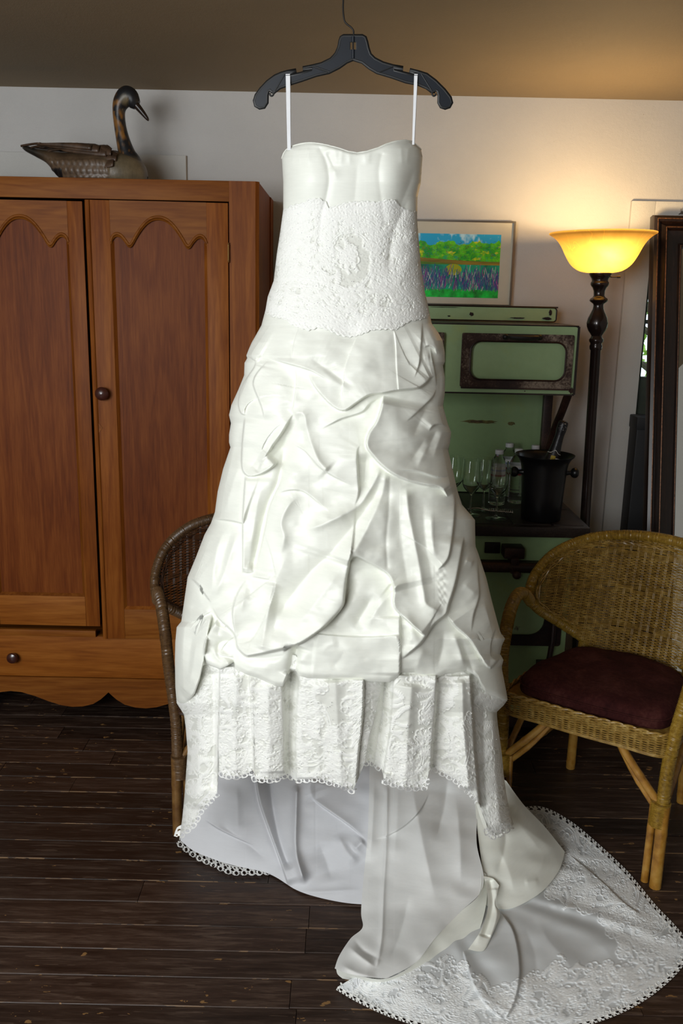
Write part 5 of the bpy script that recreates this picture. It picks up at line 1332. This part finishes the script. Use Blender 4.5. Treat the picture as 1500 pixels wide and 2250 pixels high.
# --- lace drawing -----------------------------------------------------
wtop = lerp_curve([(600, 470), (625, 462), (640, 452), (665, 447), (680, 438), (700, 437), (716, 445), (722, 458), (740, 452), (760, 446), (800, 443), (830, 446), (845, 440), (870, 440), (880, 456), (893, 462), (905, 466), (915, 465), (950, 465)])
wbot = lerp_curve([(560, 690), (583, 688), (600, 695), (625, 700), (640, 712), (660, 720), (678, 725), (700, 718), (720, 724), (745, 735), (765, 740), (790, 735), (815, 724), (850, 722), (868, 724), (880, 716), (900, 704), (925, 700), (960, 690)])
fill(575, 950, 440, 740, lambda x, y: wtop(x)+3 < y < wbot(x)-3 and left(y)-4 < x < right(y)+4 and not (((x-775)/46)**2+((y-570)/60)**2 < 1 and not ((x-765)/22)**2+((y-568)/26)**2 < 1), 13)
for r_ in (1.0, .93): lstroke([(a, b_) for a, b_ in arc(768, 572, 52*r_, 200, 480, 30, 66*r_)], 1.3)
lstroke(arc(770, 560, 82, 200, 345, 24, 86), 1.6); lstroke(arc(770, 560, 77, 200, 345, 24, 81), 1.1)
lstroke(arc(640, 590, 44, -80, 60, 24, 70), 1.3); lstroke(arc(640, 590, 39, -80, 60, 24, 65), 1.0); lstroke(arc(925, 600, 58, 120, 260, 24, 70), 1.3); lstroke(arc(925, 600, 52, 120, 260, 24, 64), 1.0)
lstroke(arc(770, 640, 66, 20, 160, 24, 66), 1.5); stamp(mk_flower(26, .2), 765, 568); stamp(mk_flower(24, .1), 676, 705); stamp(mk_flower(24, .3), 852, 705)
xs = np.arange(590, 945, 13.)
for x in xs:
    for fn, s_ in ((wtop, 1), (wbot, -1)):
        y = float(fn(x)); lstroke(arc(x, y+s_*6, 7, 180 if s_ > 0 else 0, 360 if s_ > 0 else 180, 8), 1.3); stamp(flowers[0], x, y+s_*14)
# tier lace
tb_ = lerp_curve([(385, 1846), (394, 1848), (400, 1828), (414, 1822), (428, 1808), (439, 1784), (460, 1762), (477, 1742), (481, 1692), (492, 1705), (520, 1706), (548, 1698), (556, 1692), (560, 1712), (600, 1714), (624, 1704), (633, 1700), (647, 1714), (700, 1711), (748, 1726), (775, 1738), (786, 1712), (800, 1678), (812, 1672), (838, 1690), (844, 1716), (892, 1732), (935, 1730), (942, 1694), (950, 1686), (975, 1700), (999, 1712), (1041, 1752), (1052, 1766), (1062, 1800), (1072, 1832), (1085, 1838), (1100, 1832), (1127, 1812), (1140, 1805)])
clear = [(735, 1545, 34, 62), (912, 1560, 24, 75), (1015, 1545, 14, 60), (545, 1490, 18, 22), (430, 1500, 18, 34)]
fill(390, 1130, 1455, 1850, lambda x, y: y < tb_(x)-4 and left(y) < x < right(y) and not any(((x-a)/c)**2+((y-b_)/d)**2 < 1 for a, b_, c, d in clear), 18, .93)
for (cx_, cy_, rx_, ry_) in ((455, 1640, 34, 70), (525, 1620, 34, 72), (600, 1620, 34, 70), (690, 1610, 46, 74), (900, 1660, 40, 50), (1000, 1640, 40, 70), (1075, 1660, 34, 80)):
    for k in (1.0, .88): lstroke(arc(cx_-8, cy_, rx_*k, -50, 130, 22, ry_*k), 1.3)
    stamp(flowers[4], cx_-8, cy_-6)
for (x, y) in ((516, 1672), (585, 1680), (730, 1668), (745, 1700), (880, 1700), (930, 1620), (1020, 1700), (1088, 1740), (425, 1730)): stamp(mk_flower(20, lr.random()), x, y)
lace_s = lambda px, py: bilin(lace, np.asarray(px), np.asarray(py))
# waist lace panel, lying on the satin
nu, nv = 300, 270
px, py = solve_rows(nu, nv, lambda x: wtop(x)-3*np.abs(np.cos(x*pi/13)), lambda x: wbot(x)+3*np.abs(np.cos(x*pi/13)))
lv = lace_s(px, py)
dep = shell_depth(px, py)+M_cl*over_disp(px, py)+.0016+.0032*lv+.0008*vnoise(3, 3, 5)(px, py)*.3
P = at_y(px, py, YD-dep)
part('lace_waistband', P.reshape(-1, 3), grid_quads(nv, nu), M_lace, {'lace': np.clip(lv, 0, 1).ravel()})

# --- lace tier (the flounce under the overskirt)
T = Field()
T.ledge([(480, 1770), (480, 1720), (479, 1650), (482, 1560), (484, 1460)], 26, 26, taper=.02); T.ridge([(468, 1470), (470, 1600), (466, 1740)], -14, 9, taper=.05)
T.ridge([(440, 1480), (438, 1600), (430, 1780)], 12, 20, taper=.05); T.ledge([(556, 1740), (556, 1650), (552, 1560), (548, 1480)], 9, 22, taper=.02)
T.ridge([(640, 1470), (638, 1560), (636, 1640), (640, 1720)], -38, 11, taper=.03); T.ledge([(618, 1480), (622, 1580), (624, 1700)], 12, 24, taper=.03); T.ledge([(652, 1715), (650, 1640), (652, 1560), (660, 1480)], 12, 24, taper=.03)
T.ridge([(520, 1480), (516, 1600), (515, 1720)], 10, 18, taper=.05); T.ridge([(590, 1500), (588, 1620), (588, 1730)], 10, 18, taper=.05); T.ridge([(735, 1490), (742, 1600), (750, 1740)], 16, 26, taper=.05)
T.ridge([(700, 1500), (700, 1600), (700, 1730)], 5, 14, taper=.05); T.ledge([(798, 1490), (795, 1580), (786, 1660), (779, 1760)], 20, 26, taper=.02); T.ledge([(842, 1490), (828, 1560), (812, 1620), (798, 1700)], 12, 14, taper=.03)
T.ridge([(848, 1480), (840, 1570), (828, 1640), (822, 1700)], -40, 12, taper=.03); T.ledge([(843, 1740), (846, 1680), (858, 1600), (866, 1480)], 16, 26, taper=.02)
T.ridge([(905, 1500), (896, 1600), (888, 1740)], 16, 20, taper=.05); T.ledge([(958, 1480), (955, 1560), (948, 1640), (944, 1745)], 24, 28, taper=.02); T.ridge([(968, 1500), (962, 1600), (958, 1700)], -18, 11, taper=.05)
T.ridge([(1014, 1490), (1018, 1600), (1030, 1740)], 20, 14, taper=.05); T.ledge([(1032, 1480), (1036, 1560), (1042, 1660), (1053, 1775)], 24, 24, taper=.02); T.ridge([(1062, 1540), (1062, 1640), (1068, 1780)], -12, 10, taper=.05)
T.ridge([(1082, 1560), (1086, 1680), (1100, 1820)], 10, 14, taper=.05)
w4_ = vnoise(26, 60, 9)
def tier_dep(px, py): return shell_depth(px, py, .012)+M_cl*(1.3*T(px, py)+1.5*w4_(px, py)+.5*w2_(px, py))
ttop = lambda x: obot(x)-34
nu, nv = 560, 270
px, py = solve_rows(nu, nv, ttop, tb_)
lv = lace_s(px, py)
dep = tier_dep(px, py)+.0032*lv
P = at_y(px, py, YD-dep)
part('lace_tier', P.reshape(-1, 3), grid_quads(nv, nu), M_lace, {'lace': np.clip(lv, 0, 1).ravel()})

# scalloped openwork edging: real holes
def edging(name, pts, mapper, width=24, per=17.0, inward=1, out=9, parent=None, amp=1.0):
    P = resample(np.array(pts, float), 1.15); n = len(P); T_ = np.gradient(P, axis=0); T_ /= np.linalg.norm(T_, axis=1)[:, None]+1e-9
    k = np.ones(9)/9
    N = np.stack([np.convolve(np.pad(-T_[:, 1], 4, 'edge'), k, 'valid'), np.convolve(np.pad(T_[:, 0], 4, 'edge'), k, 'valid')], 1); N /= np.linalg.norm(N, axis=1)[:, None]+1e-9
    t = np.arange(-(width-out), out+.01, 1.15); s_ = np.arange(n)*1.15
    S_, Tt = np.meshgrid(s_, t, indexing='ij')
    px = P[:, 0][:, None]+N[:, 0][:, None]*Tt; py = P[:, 1][:, None]+N[:, 1][:, None]*Tt
    ph = (S_/per) % 1; cx_ = (ph-.5)*per
    wob = 1.2*np.sin(S_/23.)+.8*np.sin(S_/9.7+1)
    edge = out-.5+.5*wob-3.0*(np.abs(ph-.5)*2)**2.4*1.5
    r1 = np.hypot(cx_, (Tt-(out-6.6-.3*wob))*.9); cx2 = ((S_/per+.5) % 1-.5)*per; r2 = np.hypot(cx2*.8, Tt-(out-13)); r3 = np.hypot(((S_/(per/2)) % 1-.5)*per/2, Tt-(out-18)); r4 = np.hypot(cx2, Tt-(out-7.2))
    hole = (r1 < 3.1) & ~((r1 < 1.2) & (np.sin(S_/31.) > 0)); hole |= (r2 < 2.6); hole |= (r3 < 1.5); hole |= (r4 < 1.3)
    hole |= Tt > edge
    th = np.exp(-((r1-4.2)/1.0)**2)+np.exp(-((r2-3.5)/1.0)**2)+np.exp(-((Tt-edge+1)/1.0)**2)+.8*(r1 < 1.3)
    pos = mapper(px, py, np.clip(th, 0, 1)*.0016*amp)
    hc = hole[:-1, :-1] | hole[1:, 1:]
    q = grid_quads(pos.shape[0], pos.shape[1], ~hc)
    return part(name, pos.reshape(-1, 3), q, M_thread)
tmap = lambda px, py, h: at_y(px, py, YD-tier_dep(px, py)-.0012-h)
def tb_path(x0, x1):
    x = np.arange(x0, x1, 1.0); return np.c_[x, tb_(x)]
segs = [(396, 478), (482, 555), (558, 630), (633, 646), (648, 779), (798, 838), (843, 940), (950, 1050), (1068, 1126)]
for a, b_ in segs:
    e = edging('lace_edging', tb_path(a, b_), tmap)
# left and right vertical hems of the flounce are covered by its own folds

# --- lining and train on the floor: surfaces in (px, py, height), laid out on the boards
def side_curve(pts, n):
    C = catmull(pts, 10); d = np.r_[0, np.cumsum(np.hypot(*np.diff(C[:, :2], axis=0).T))]; t = np.linspace(0, d[-1], n)
    return np.stack([np.interp(t, d, C[:, k]) for k in range(3)], 1)
def coons(top, bottom, lft, rgt, nu, nv):
    Tp, Bt = side_curve(top, nu), side_curve(bottom, nu); Lf, Rt = side_curve(lft, nv), side_curve(rgt, nv)
    u = np.linspace(0, 1, nu)[None, :, None]; v = np.linspace(0, 1, nv)[:, None, None]
    return (1-v)*Tp[None]+v*Bt[None]+(1-u)*Lf[:, None]+u*Rt[:, None]-((1-u)*(1-v)*Tp[0]+u*(1-v)*Tp[-1]+(1-u)*v*Bt[0]+u*v*Bt[-1])
G_ = Field()
# lining folds
G_.ridge([(590, 1690), (600, 1780), (618, 1860), (640, 1912)], -16, 10, taper=.1); G_.ledge([(636, 1950), (612, 1880), (590, 1820), (570, 1760), (560, 1700)], 14, 26, taper=.08)
G_.ridge([(652, 1720), (650, 1790), (650, 1870), (670, 1945)], 11, 5, taper=.1); G_.ridge([(636, 1860), (655, 1900), (672, 1950)], 6, 7); G_.ledge([(806, 1846), (770, 1815), (735, 1790), (700, 1765), (676, 1745)], 9, 22)
G_.ridge([(740, 1830), (760, 1870), (790, 1900)], 8, 14); G_.ridge([(775, 1870), (790, 1855), (802, 1845)], 7, 7); G_.ridge([(520, 1720), (522, 1790), (520, 1850)], 5, 12); G_.ridge([(480, 1810), (540, 1850), (590, 1895)], -5, 8)
G_.ledge([(560, 1858), (520, 1840), (480, 1820), (450, 1800)], 8, 14); G_.ridge([(690, 1700), (680, 1730), (690, 1760)], 9, 16); G_.ridge([(640, 1957), (700, 1960), (800, 1953)], 3, 4); G_.ridge([(700, 1850), (720, 1900), (730, 1940)], -8, 22)
G_.ridge([(822, 1700), (818, 1800), (812, 1900)], 8, 12); G_.ridge([(850, 1720), (848, 1850), (842, 1960), (838, 2060), (826, 2130)], 4, 3, taper=.05); G_.ridge([(875, 1720), (870, 1830), (862, 1900)], 5, 14); G_.ridge([(900, 1700), (930, 1860), (960, 1990)], 10, 26)
G_.ledge([(818, 1846), (850, 1838), (890, 1815), (925, 1780), (945, 1740)], -5, 18); G_.ridge([(985, 1700), (975, 1780), (955, 1850)], -12, 18); G_.ridge([(1000, 1740), (1010, 1850), (1012, 1950)], 9, 22); G_.ridge([(900, 1960), (880, 2050), (850, 2120)], -8, 22)
G_.ridge([(760, 2075), (790, 2100), (830, 2128)], 7, 7); G_.ridge([(775, 2060), (800, 2090), (840, 2110)], -5, 6); G_.ridge([(745, 2118), (790, 2140), (830, 2146)], 5, 6)
G_.ridge([(900, 2120), (940, 2080), (985, 2030)], 5, 9)
# train folds
H_ = Field()
H_.ledge([(1108, 2240), (1074, 2214), (1042, 2166), (1024, 2112), (1018, 2088)], 15, 26, taper=.08); H_.ledge([(1098, 2003), (1122, 2035), (1133, 2066), (1140, 2110), (1140, 2152), (1128, 2205), (1108, 2240)], 20, 28, taper=.08)
H_.ridge([(1180, 2010), (1200, 2060), (1250, 2120), (1262, 2170)], 11, 22); H_.ridge([(1150, 2030), (1175, 2100), (1180, 2180)], -9, 16); H_.ridge([(1245, 1900), (1310, 1950), (1380, 1995), (1450, 2050)], 12, 22); H_.ridge([(1235, 1990), (1290, 2010), (1360, 2060)], -6, 20)
H_.ledge([(1250, 1878), (1290, 1910), (1330, 1945), (1372, 1985), (1410, 2010)], 11, 26, taper=.1); H_.ridge([(1300, 2060), (1340, 2100), (1350, 2160)], 6, 26); H_.ridge([(960, 2160), (940, 2190), (930, 2230)], 5, 14)
H_.ridge([(1205, 1995), (1230, 1985), (1262, 2000)], 6, 8)
def zmap(g, field, k=M_cl, lv=None, w=0.9):
    px, py, z = g[..., 0], g[..., 1], g[..., 2]
    zz = z+k*field(px, py)*.6+w*.0012*w1_(px, py)
    if lv is not None: zz = zz+.003*lv
    return at_z(px, py, np.maximum(zz, .0035))
# fan of lace on the floor
O_ = [(742, 2168), (790, 2196), (860, 2228), (940, 2252), (1030, 2266), (1130, 2268), (1240, 2256), (1340, 2228), (1420, 2186), (1486, 2128), (1506, 2080), (1478, 2040), (1436, 1996), (1400, 1952), (1365, 1912), (1300, 1852), (1255, 1815), (1210, 1788), (1178, 1779), (1150, 1782)]
I_ = [(790, 2140), (830, 2140), (880, 2125), (930, 2100), (975, 2070), (1000, 2050), (1025, 2030), (1045, 2010), (1062, 1990), (1078, 1972), (1092, 1952), (1100, 1932), (1104, 1915), (1106, 1895), (1108, 1880), (1110, 1862), (1112, 1846), (1113, 1832), (1114, 1820), (1116, 1806)]
nu, nv = 820, 250
Oc = side_curve([(a, b_, .0045) for a, b_ in O_], nu); ti = np.linspace(0, len(O_)-1, nu)
Oc = np.stack([np.interp(ti, np.arange(len(O_)*10-9)/10, catmull(np.array(O_, float), 10)[:, k]) for k in range(2)], 1)
Ic = np.stack([np.interp(ti, np.arange(len(I_)*10-9)/10, catmull(np.array(I_, float), 10)[:, k]) for k in range(2)], 1)
v = np.linspace(0, 1, nv)[:, None, None]; g2 = (1-v)*Ic[None]+v*Oc[None]
vz = np.linspace(0, 1, nv)[:, None]; zb = .004+.034*(1-vz)**1.3+0*g2[..., 0]
g = np.concatenate([g2, zb[..., None]], -1)
def near_hem(x, y):
    d = np.min(np.hypot(Oc[::12, 0]-x, Oc[::12, 1]-y)); return d < 125+25*math.sin(x/37) and d > 5
fill(745, 1500, 1775, 2262, near_hem, 17, .9)
for i in range(40, nu-60, 62):
    (x, y), (x2, y2) = Oc[i], Ic[i]; d = np.array([x2-x, y2-y]); d /= np.linalg.norm(d)+1e-9
    cx_, cy_ = x+d[0]*52, y+d[1]*52; a = math.degrees(math.atan2(-d[1], -d[0]))
    for k in (1.0, .86): lstroke(arc(cx_, cy_, 34*k, a-80, a+80, 20), 1.4)
    stamp(flowers[5], cx_, cy_); stamp(mk_flower(22, .3), cx_+d[0]*30, cy_+d[1]*30)
lv = lace_s(g[..., 0], g[..., 1])
hem_rip = np.sin(ti*3.1+np.sin(ti*1.3)*2)[None]*.0035*vz*(1-vz)*4
g[..., 2] += hem_rip
P = zmap(g, H_, lv=lv)
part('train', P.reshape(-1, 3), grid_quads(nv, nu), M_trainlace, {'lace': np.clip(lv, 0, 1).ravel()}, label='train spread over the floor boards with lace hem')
hmap = lambda px, py, h: at_z(px, py, .0052+h)
edging('lace_edging', Oc[::-1], hmap, width=20, out=12, per=17)
# lining, left part
g = coons([(417, 1672, .245), (620, 1672, .250), (826, 1672, .250)], [(396, 1846, .035), (430, 1872, .018), (500, 1898, .010), (590, 1920, .006), (650, 1955, .006), (700, 1972, .006), (760, 1984, .006), (815, 1988, .012)],
          [(417, 1672, .245), (408, 1750, .16), (396, 1846, .035)], [(826, 1672, .25), (824, 1850, .115), (815, 1988, .012)], 300, 220)
P = zmap(g, G_, k=M_cl*2.2); part('lining', P.reshape(-1, 3), grid_quads(220, 300), M_lining, label='pale grey white lining inside the back of the skirt')
edging('lace_edging', resample(catmull([(393, 1846), (425, 1872), (470, 1896), (510, 1912), (550, 1912), (592, 1912)], 8), 1.2)[::-1][::-1], lambda px, py, h: at_z(px, py, .0065+h), width=22, out=12)
# central fall of lining
g = coons([(812, 1672, .27), (930, 1672, .285), (1062, 1680, .27)], [(735, 2128, .045), (760, 2138, .052), (800, 2146, .05), (849, 2150, .042)],
          [(812, 1672, .27), (809, 1800, .185), (806, 1853, .15), (799, 1923, .105), (793, 2003, .07), (796, 2038, .062), (770, 2062, .055), (745, 2100, .05), (735, 2128, .045)],
          [(1062, 1680, .27), (1050, 1780, .19), (1047, 1853, .15), (1062, 1925, .105), (1052, 1965, .085), (1010, 2005, .068), (956, 2061, .058), (913, 2115, .048), (849, 2150, .042)], 260, 420)
P = zmap(g, G_, k=M_cl*2.0); part('lining', P.reshape(-1, 3), grid_quads(420, 260), M_lining2, label='white lining falling forward onto the floor')
# satin turned back along its edge
g = coons([(1058, 1915, .112), (1068, 1920, .100)], [(738, 2126, .047), (741, 2140, .024), (752, 2150, .012)],
          [(1058, 1915, .112), (1052, 1965, .086), (1010, 2005, .069), (956, 2061, .059), (913, 2115, .049), (849, 2150, .043), (790, 2144, .045), (738, 2126, .047)],
          [(1068, 1920, .100), (1068, 1985, .060), (1045, 2062, .026), (1009, 2092, .020), (956, 2133, .016), (892, 2156, .014), (833, 2164, .012), (752, 2150, .012)], 40, 400)
P = zmap(g, G_); part('turned_back_satin', P.reshape(-1, 3), grid_quads(400, 40), M_satin)
# satin back layer spilling to the right over the lace fan
K_ = Field(); K_.ridge([(1120, 1790), (1165, 1840), (1195, 1880)], 7, 22); K_.ridge([(1090, 1850), (1120, 1920), (1130, 1970)], 9, 22); K_.ridge([(1100, 1790), (1110, 1850), (1090, 1930)], -10, 12); K_.ridge([(1150, 1940), (1185, 1934)], 3, 5)
K_.ridge([(1130, 1800), (1180, 1840), (1225, 1870)], 6, 12); K_.ridge([(1200, 1860), (1180, 1920), (1120, 1960)], 5, 24)
g = coons([(1040, 1690, .26), (1080, 1698, .25), (1112, 1716, .225)], [(1068, 1990, .045), (1110, 1998, .036), (1150, 1985, .034), (1195, 1955, .034), (1228, 1912, .034), (1241, 1872, .032)],
          [(1040, 1690, .26), (1046, 1800, .18), (1058, 1900, .11), (1068, 1990, .045)], [(1112, 1716, .225), (1150, 1768, .15), (1195, 1815, .085), (1241, 1872, .032)], 220, 260)
P = zmap(g, K_, k=M_cl*1.2)
hem = g[-1].copy(); hem_p = at_z(hem[:, 0], hem[:, 1]-1.5, np.maximum(hem[:, 2]-.014, .01))
P = np.concatenate([P, hem_p[None]])
part('satin_back_layer', P.reshape(-1, 3), grid_quads(261, 220), M_satin)
# small twisted ruffle between the layers
g = coons([(1062, 1925, .105), (1082, 1930, .10), (1096, 1945, .09)], [(1028, 2086, .040), (1060, 2090, .036), (1076, 2066, .036)],
          [(1062, 1925, .105), (1072, 1985, .08), (1058, 2040, .055), (1028, 2086, .040)], [(1096, 1945, .09), (1088, 1985, .070), (1098, 2010, .050), (1076, 2066, .036)], 60, 160)
K2 = Field(); K2.ridge([(1075, 1930), (1082, 1990), (1062, 2060)], -14, 5, taper=.05); K2.ridge([(1088, 1950), (1092, 2010), (1076, 2060)], 8, 5, taper=.05); K2.ridge([(1066, 1990), (1056, 2050), (1040, 2080)], 8, 6)
P = zmap(g, K2); part('ruffle', P.reshape(-1, 3), grid_quads(160, 60), M_satin)
# loose end of the flounce seen inside out, right
g = coons([(1046, 1766, .24), (1070, 1772, .235), (1100, 1770, .24)], [(1070, 1838, .185), (1090, 1842, .18), (1112, 1828, .19)], [(1046, 1766, .24), (1056, 1800, .21), (1070, 1838, .185)], [(1100, 1770, .24), (1110, 1800, .22), (1112, 1828, .19)], 40, 50)
P = at_z(g[..., 0], g[..., 1], g[..., 2]); part('flounce_inside', P.reshape(-1, 3), grid_quads(50, 40), M_satin)
# beads: tiny crystals sewn on the lace
bd = MB(); r_ = np.random.default_rng(8); pts = []
octv = np.array([[1, 0, 0], [-1, 0, 0], [0, 1, 0], [0, -1, 0], [0, 0, 1], [0, 0, -1]]); octf = [(0, 2, 4), (2, 1, 4), (1, 3, 4), (3, 0, 4), (2, 0, 5), (1, 2, 5), (3, 1, 5), (0, 3, 5)]
for _ in range(340):
    x, y = r_.uniform(590, 940), r_.uniform(450, 725)
    if wtop(x)+6 < y < wbot(x)-6 and left(y)+4 < x < right(y)-4: pts.append(at_y(np.array(x), np.array(y), np.array(YD-float(shell_depth(np.array(x), np.array(y)))-M_cl*float(over_disp(np.array(x), np.array(y)))-.0045)))
for _ in range(300):
    x = r_.uniform(410, 1110); y = r_.uniform(1540, float(tb_(x))-8)
    if left(y)+5 < x < right(y)-5: pts.append(at_y(np.array(x), np.array(y), np.array(YD-float(tier_dep(np.array(x), np.array(y)))-.0045)))
for p_ in pts: bd.add(octv*r_.uniform(.0008, .0016)+p_-GO, octf)
M_bead, nt, p = newmat('crystal_beads'); p.inputs['Base Color'].default_value = (.9, .9, .9, 1); p.inputs['Metallic'].default_value = .0; p.inputs['Roughness'].default_value = .12
bd.build('beadwork', M_bead, gown, smooth=0)['kind'] = 'stuff'

# ------------------------------------------------------------------ hanger, ribbons, ceiling hook
hg = empty('clothes_hanger', (0.0, YD, 2.12), label='black plastic clothes hanger with wire hook holding the dress by its ribbons', cat='hanger')
HO = np.array([0.0, YD, 2.12])
def hp_(x, y, Y=YD): return (at_y(np.array(540+x/3.125), np.array(y/3.125), np.array(Y))-HO)
lh = [(736, 248), (670, 248), (656, 256), (648, 280), (640, 325), (620, 370), (585, 408), (520, 440), (460, 455), (392, 468), (390, 476), (458, 464), (452, 484), (380, 506), (305, 522), (292, 508), (345, 492), (344, 483), (285, 494), (245, 505), (200, 525), (150, 562), (105, 610), (72, 655), (60, 692), (68, 724), (95, 740), (125, 735), (144, 705), (145, 650), (152, 622), (168, 615), (178, 628), (190, 634), (232, 600), (300, 575), (380, 550), (480, 515), (570, 495), (640, 460), (690, 424), (736, 405), (736, 342), (713, 342), (713, 290), (736, 290)]
rh = [(736, 248), (800, 248), (818, 258), (828, 290), (838, 335), (852, 375), (882, 405), (940, 435), (1010, 455), (1078, 466), (1078, 474), (1012, 466), (1016, 486), (1100, 508), (1160, 520), (1176, 508), (1124, 490), (1125, 481), (1190, 497), (1240, 513), (1300, 558), (1362, 620), (1402, 672), (1411, 705), (1396, 732), (1368, 741), (1340, 732), (1326, 705), (1328, 655), (1320, 625), (1302, 615), (1292, 628), (1280, 630), (1240, 600), (1180, 575), (1100, 560), (1000, 525), (900, 495), (850, 465), (800, 425), (736, 405), (736, 342), (760, 342), (760, 290), (736, 290)]
M_hp = simple('black_hanger_plastic', (.007, .010, .016), .42, var=.1, spec=.35); M_hr = simple('hanger_rim_plastic', (.003, .0035, .004), .5, var=.1)
web = MB()
for q in (lh, rh):
    W_ = np.array([hp_(x, y) for x, y in q]); web.prism([(a[0], a[2]) for a in W_], -.0018, .0018)
web.build('hanger_body', M_hp, hg, smooth=0)
rimm = MB()
for q in (lh, rh):
    idx = [i for i, (x, y) in enumerate(q) if not (735 < x < 737 and 250 < y < 404)]
    loop = [hp_(*q[i]) for i in idx if not (q[i][0] in (713, 760))]
    rimm.tube(loop, .0021, 8, flat=2.0)
    bx = [hp_(*p_) for p_ in ([(713, 290), (713, 342)] if q is lh else [(760, 290), (760, 342)])]; rimm.tube(bx, .0015, 6)
for pth in ([(178, 628), (190, 634), (189, 650), (178, 659), (166, 652), (166, 640)], [(1292, 628), (1278, 634), (1279, 650), (1290, 659), (1302, 652), (1302, 642)]): rimm.tube([hp_(*p_) for p_ in catmull(pth, 5)], .0019, 8)
for a, c in (((462, 458), (560, 497)), ((1010, 458), (915, 497)), ((268, 508), (200, 625)), ((1205, 508), (1275, 622)), ((472, 455), (575, 492))): rimm.tube([hp_(*a, YD-.002), hp_(*c, YD-.002)], .0013, 6)
rimm.build('hanger_rim', M_hr, hg, smooth=60)
sk_ = MB(); sk_.tube([hp_(736, 252), hp_(736, 290)], .0042, 10); sk_.tube([hp_(736, 342), hp_(736, 402)], .0042, 10); sk_.build('hook_socket', M_hp, hg, smooth=60)
hx0 = hp_(668, 0)
wire = [hp_(736, 400), hp_(736, 290), hp_(739, 240), hp_(738, 212), hp_(722, 188), hp_(692, 164), hp_(677, 142), hp_(669, 95), hp_(667, 40), hx0]
zt = ZC-HO[2]
base = np.array([hx0[0], 0, 0])
wire += [base+np.array([-.002, 0, hx0[2]+.03]), base+np.array([.000, 0, zt-.080]), base+np.array([.006, 0, zt-.055]), base+np.array([.021, 0, zt-.040]), base+np.array([.037, 0, zt-.052]), base+np.array([.043, 0, zt-.075])]
MB().tube(catmull(wire, 8), .00185, 8).build('wire_hook', M_iron, hg, smooth=60)
# screw hook in the ceiling that carries the hanger
hk = empty('ceiling_hook', (HO[0]+base[0]+.021, YD, ZC), label='small screw hook in the ceiling that carries the hanger', cat='hook')
MB().tube(catmull([(0, 0, .02), (0, 0, -.012), (.0, -.008, -.020), (.0, -.010, -.034), (.0, 0, -.0425), (.0, .010, -.036), (.0, .012, -.026)], 6), .0019, 8).build('hook_wire', M_brass, hk, smooth=60)
MB().lathe([(0, 0), (.009, 0), (.008, -.002), (0, -.003)], 16).build('hook_plate', M_brass, hk)
# ribbons
for (x0, x1, x2, x3, yb_) in ((627.5, 637, 631, 638.5, 330), (909.5, 917, 905, 909.5, 318)):
    rb = MB(); y0_ = 166
    for off, dx in ((-.0045, 0), (.0045, 1.0)):
        n_ = 24; V = []
        for k in range(n_+1):
            t = k/n_; y_ = y0_+(yb_-y0_)*t; Yq = YD+off*(1-t)+(-.045 if off < 0 else -.043)*t
            a_ = x0+(x2-x0)*t+dx; c_ = x1+(x3-x1)*t+dx
            for x_, j in ((a_, 0), (c_, .0012)): V.append(at_y(np.array(x_), np.array(y_), np.array(Yq-j))-GO)
        rb.add(V, [(2*k, 2*k+1, 2*k+3, 2*k+2) for k in range(n_)])
    # over the hanger arm
    V = []
    for k in range(9):
        a_ = pi*k/8; q0 = at_y(np.array(x0), np.array(y0_), np.array(YD)); q1 = at_y(np.array(x1), np.array(y0_), np.array(YD))
        for q in (q0, q1): V.append(q+np.array([0, -.0045*cos(a_), .0035*sin(a_)])-GO)
    rb.add(V, [(2*k, 2*k+1, 2*k+3, 2*k+2) for k in range(8)])
    rb.build('hanging_ribbon', M_ribbon, gown, smooth=60)
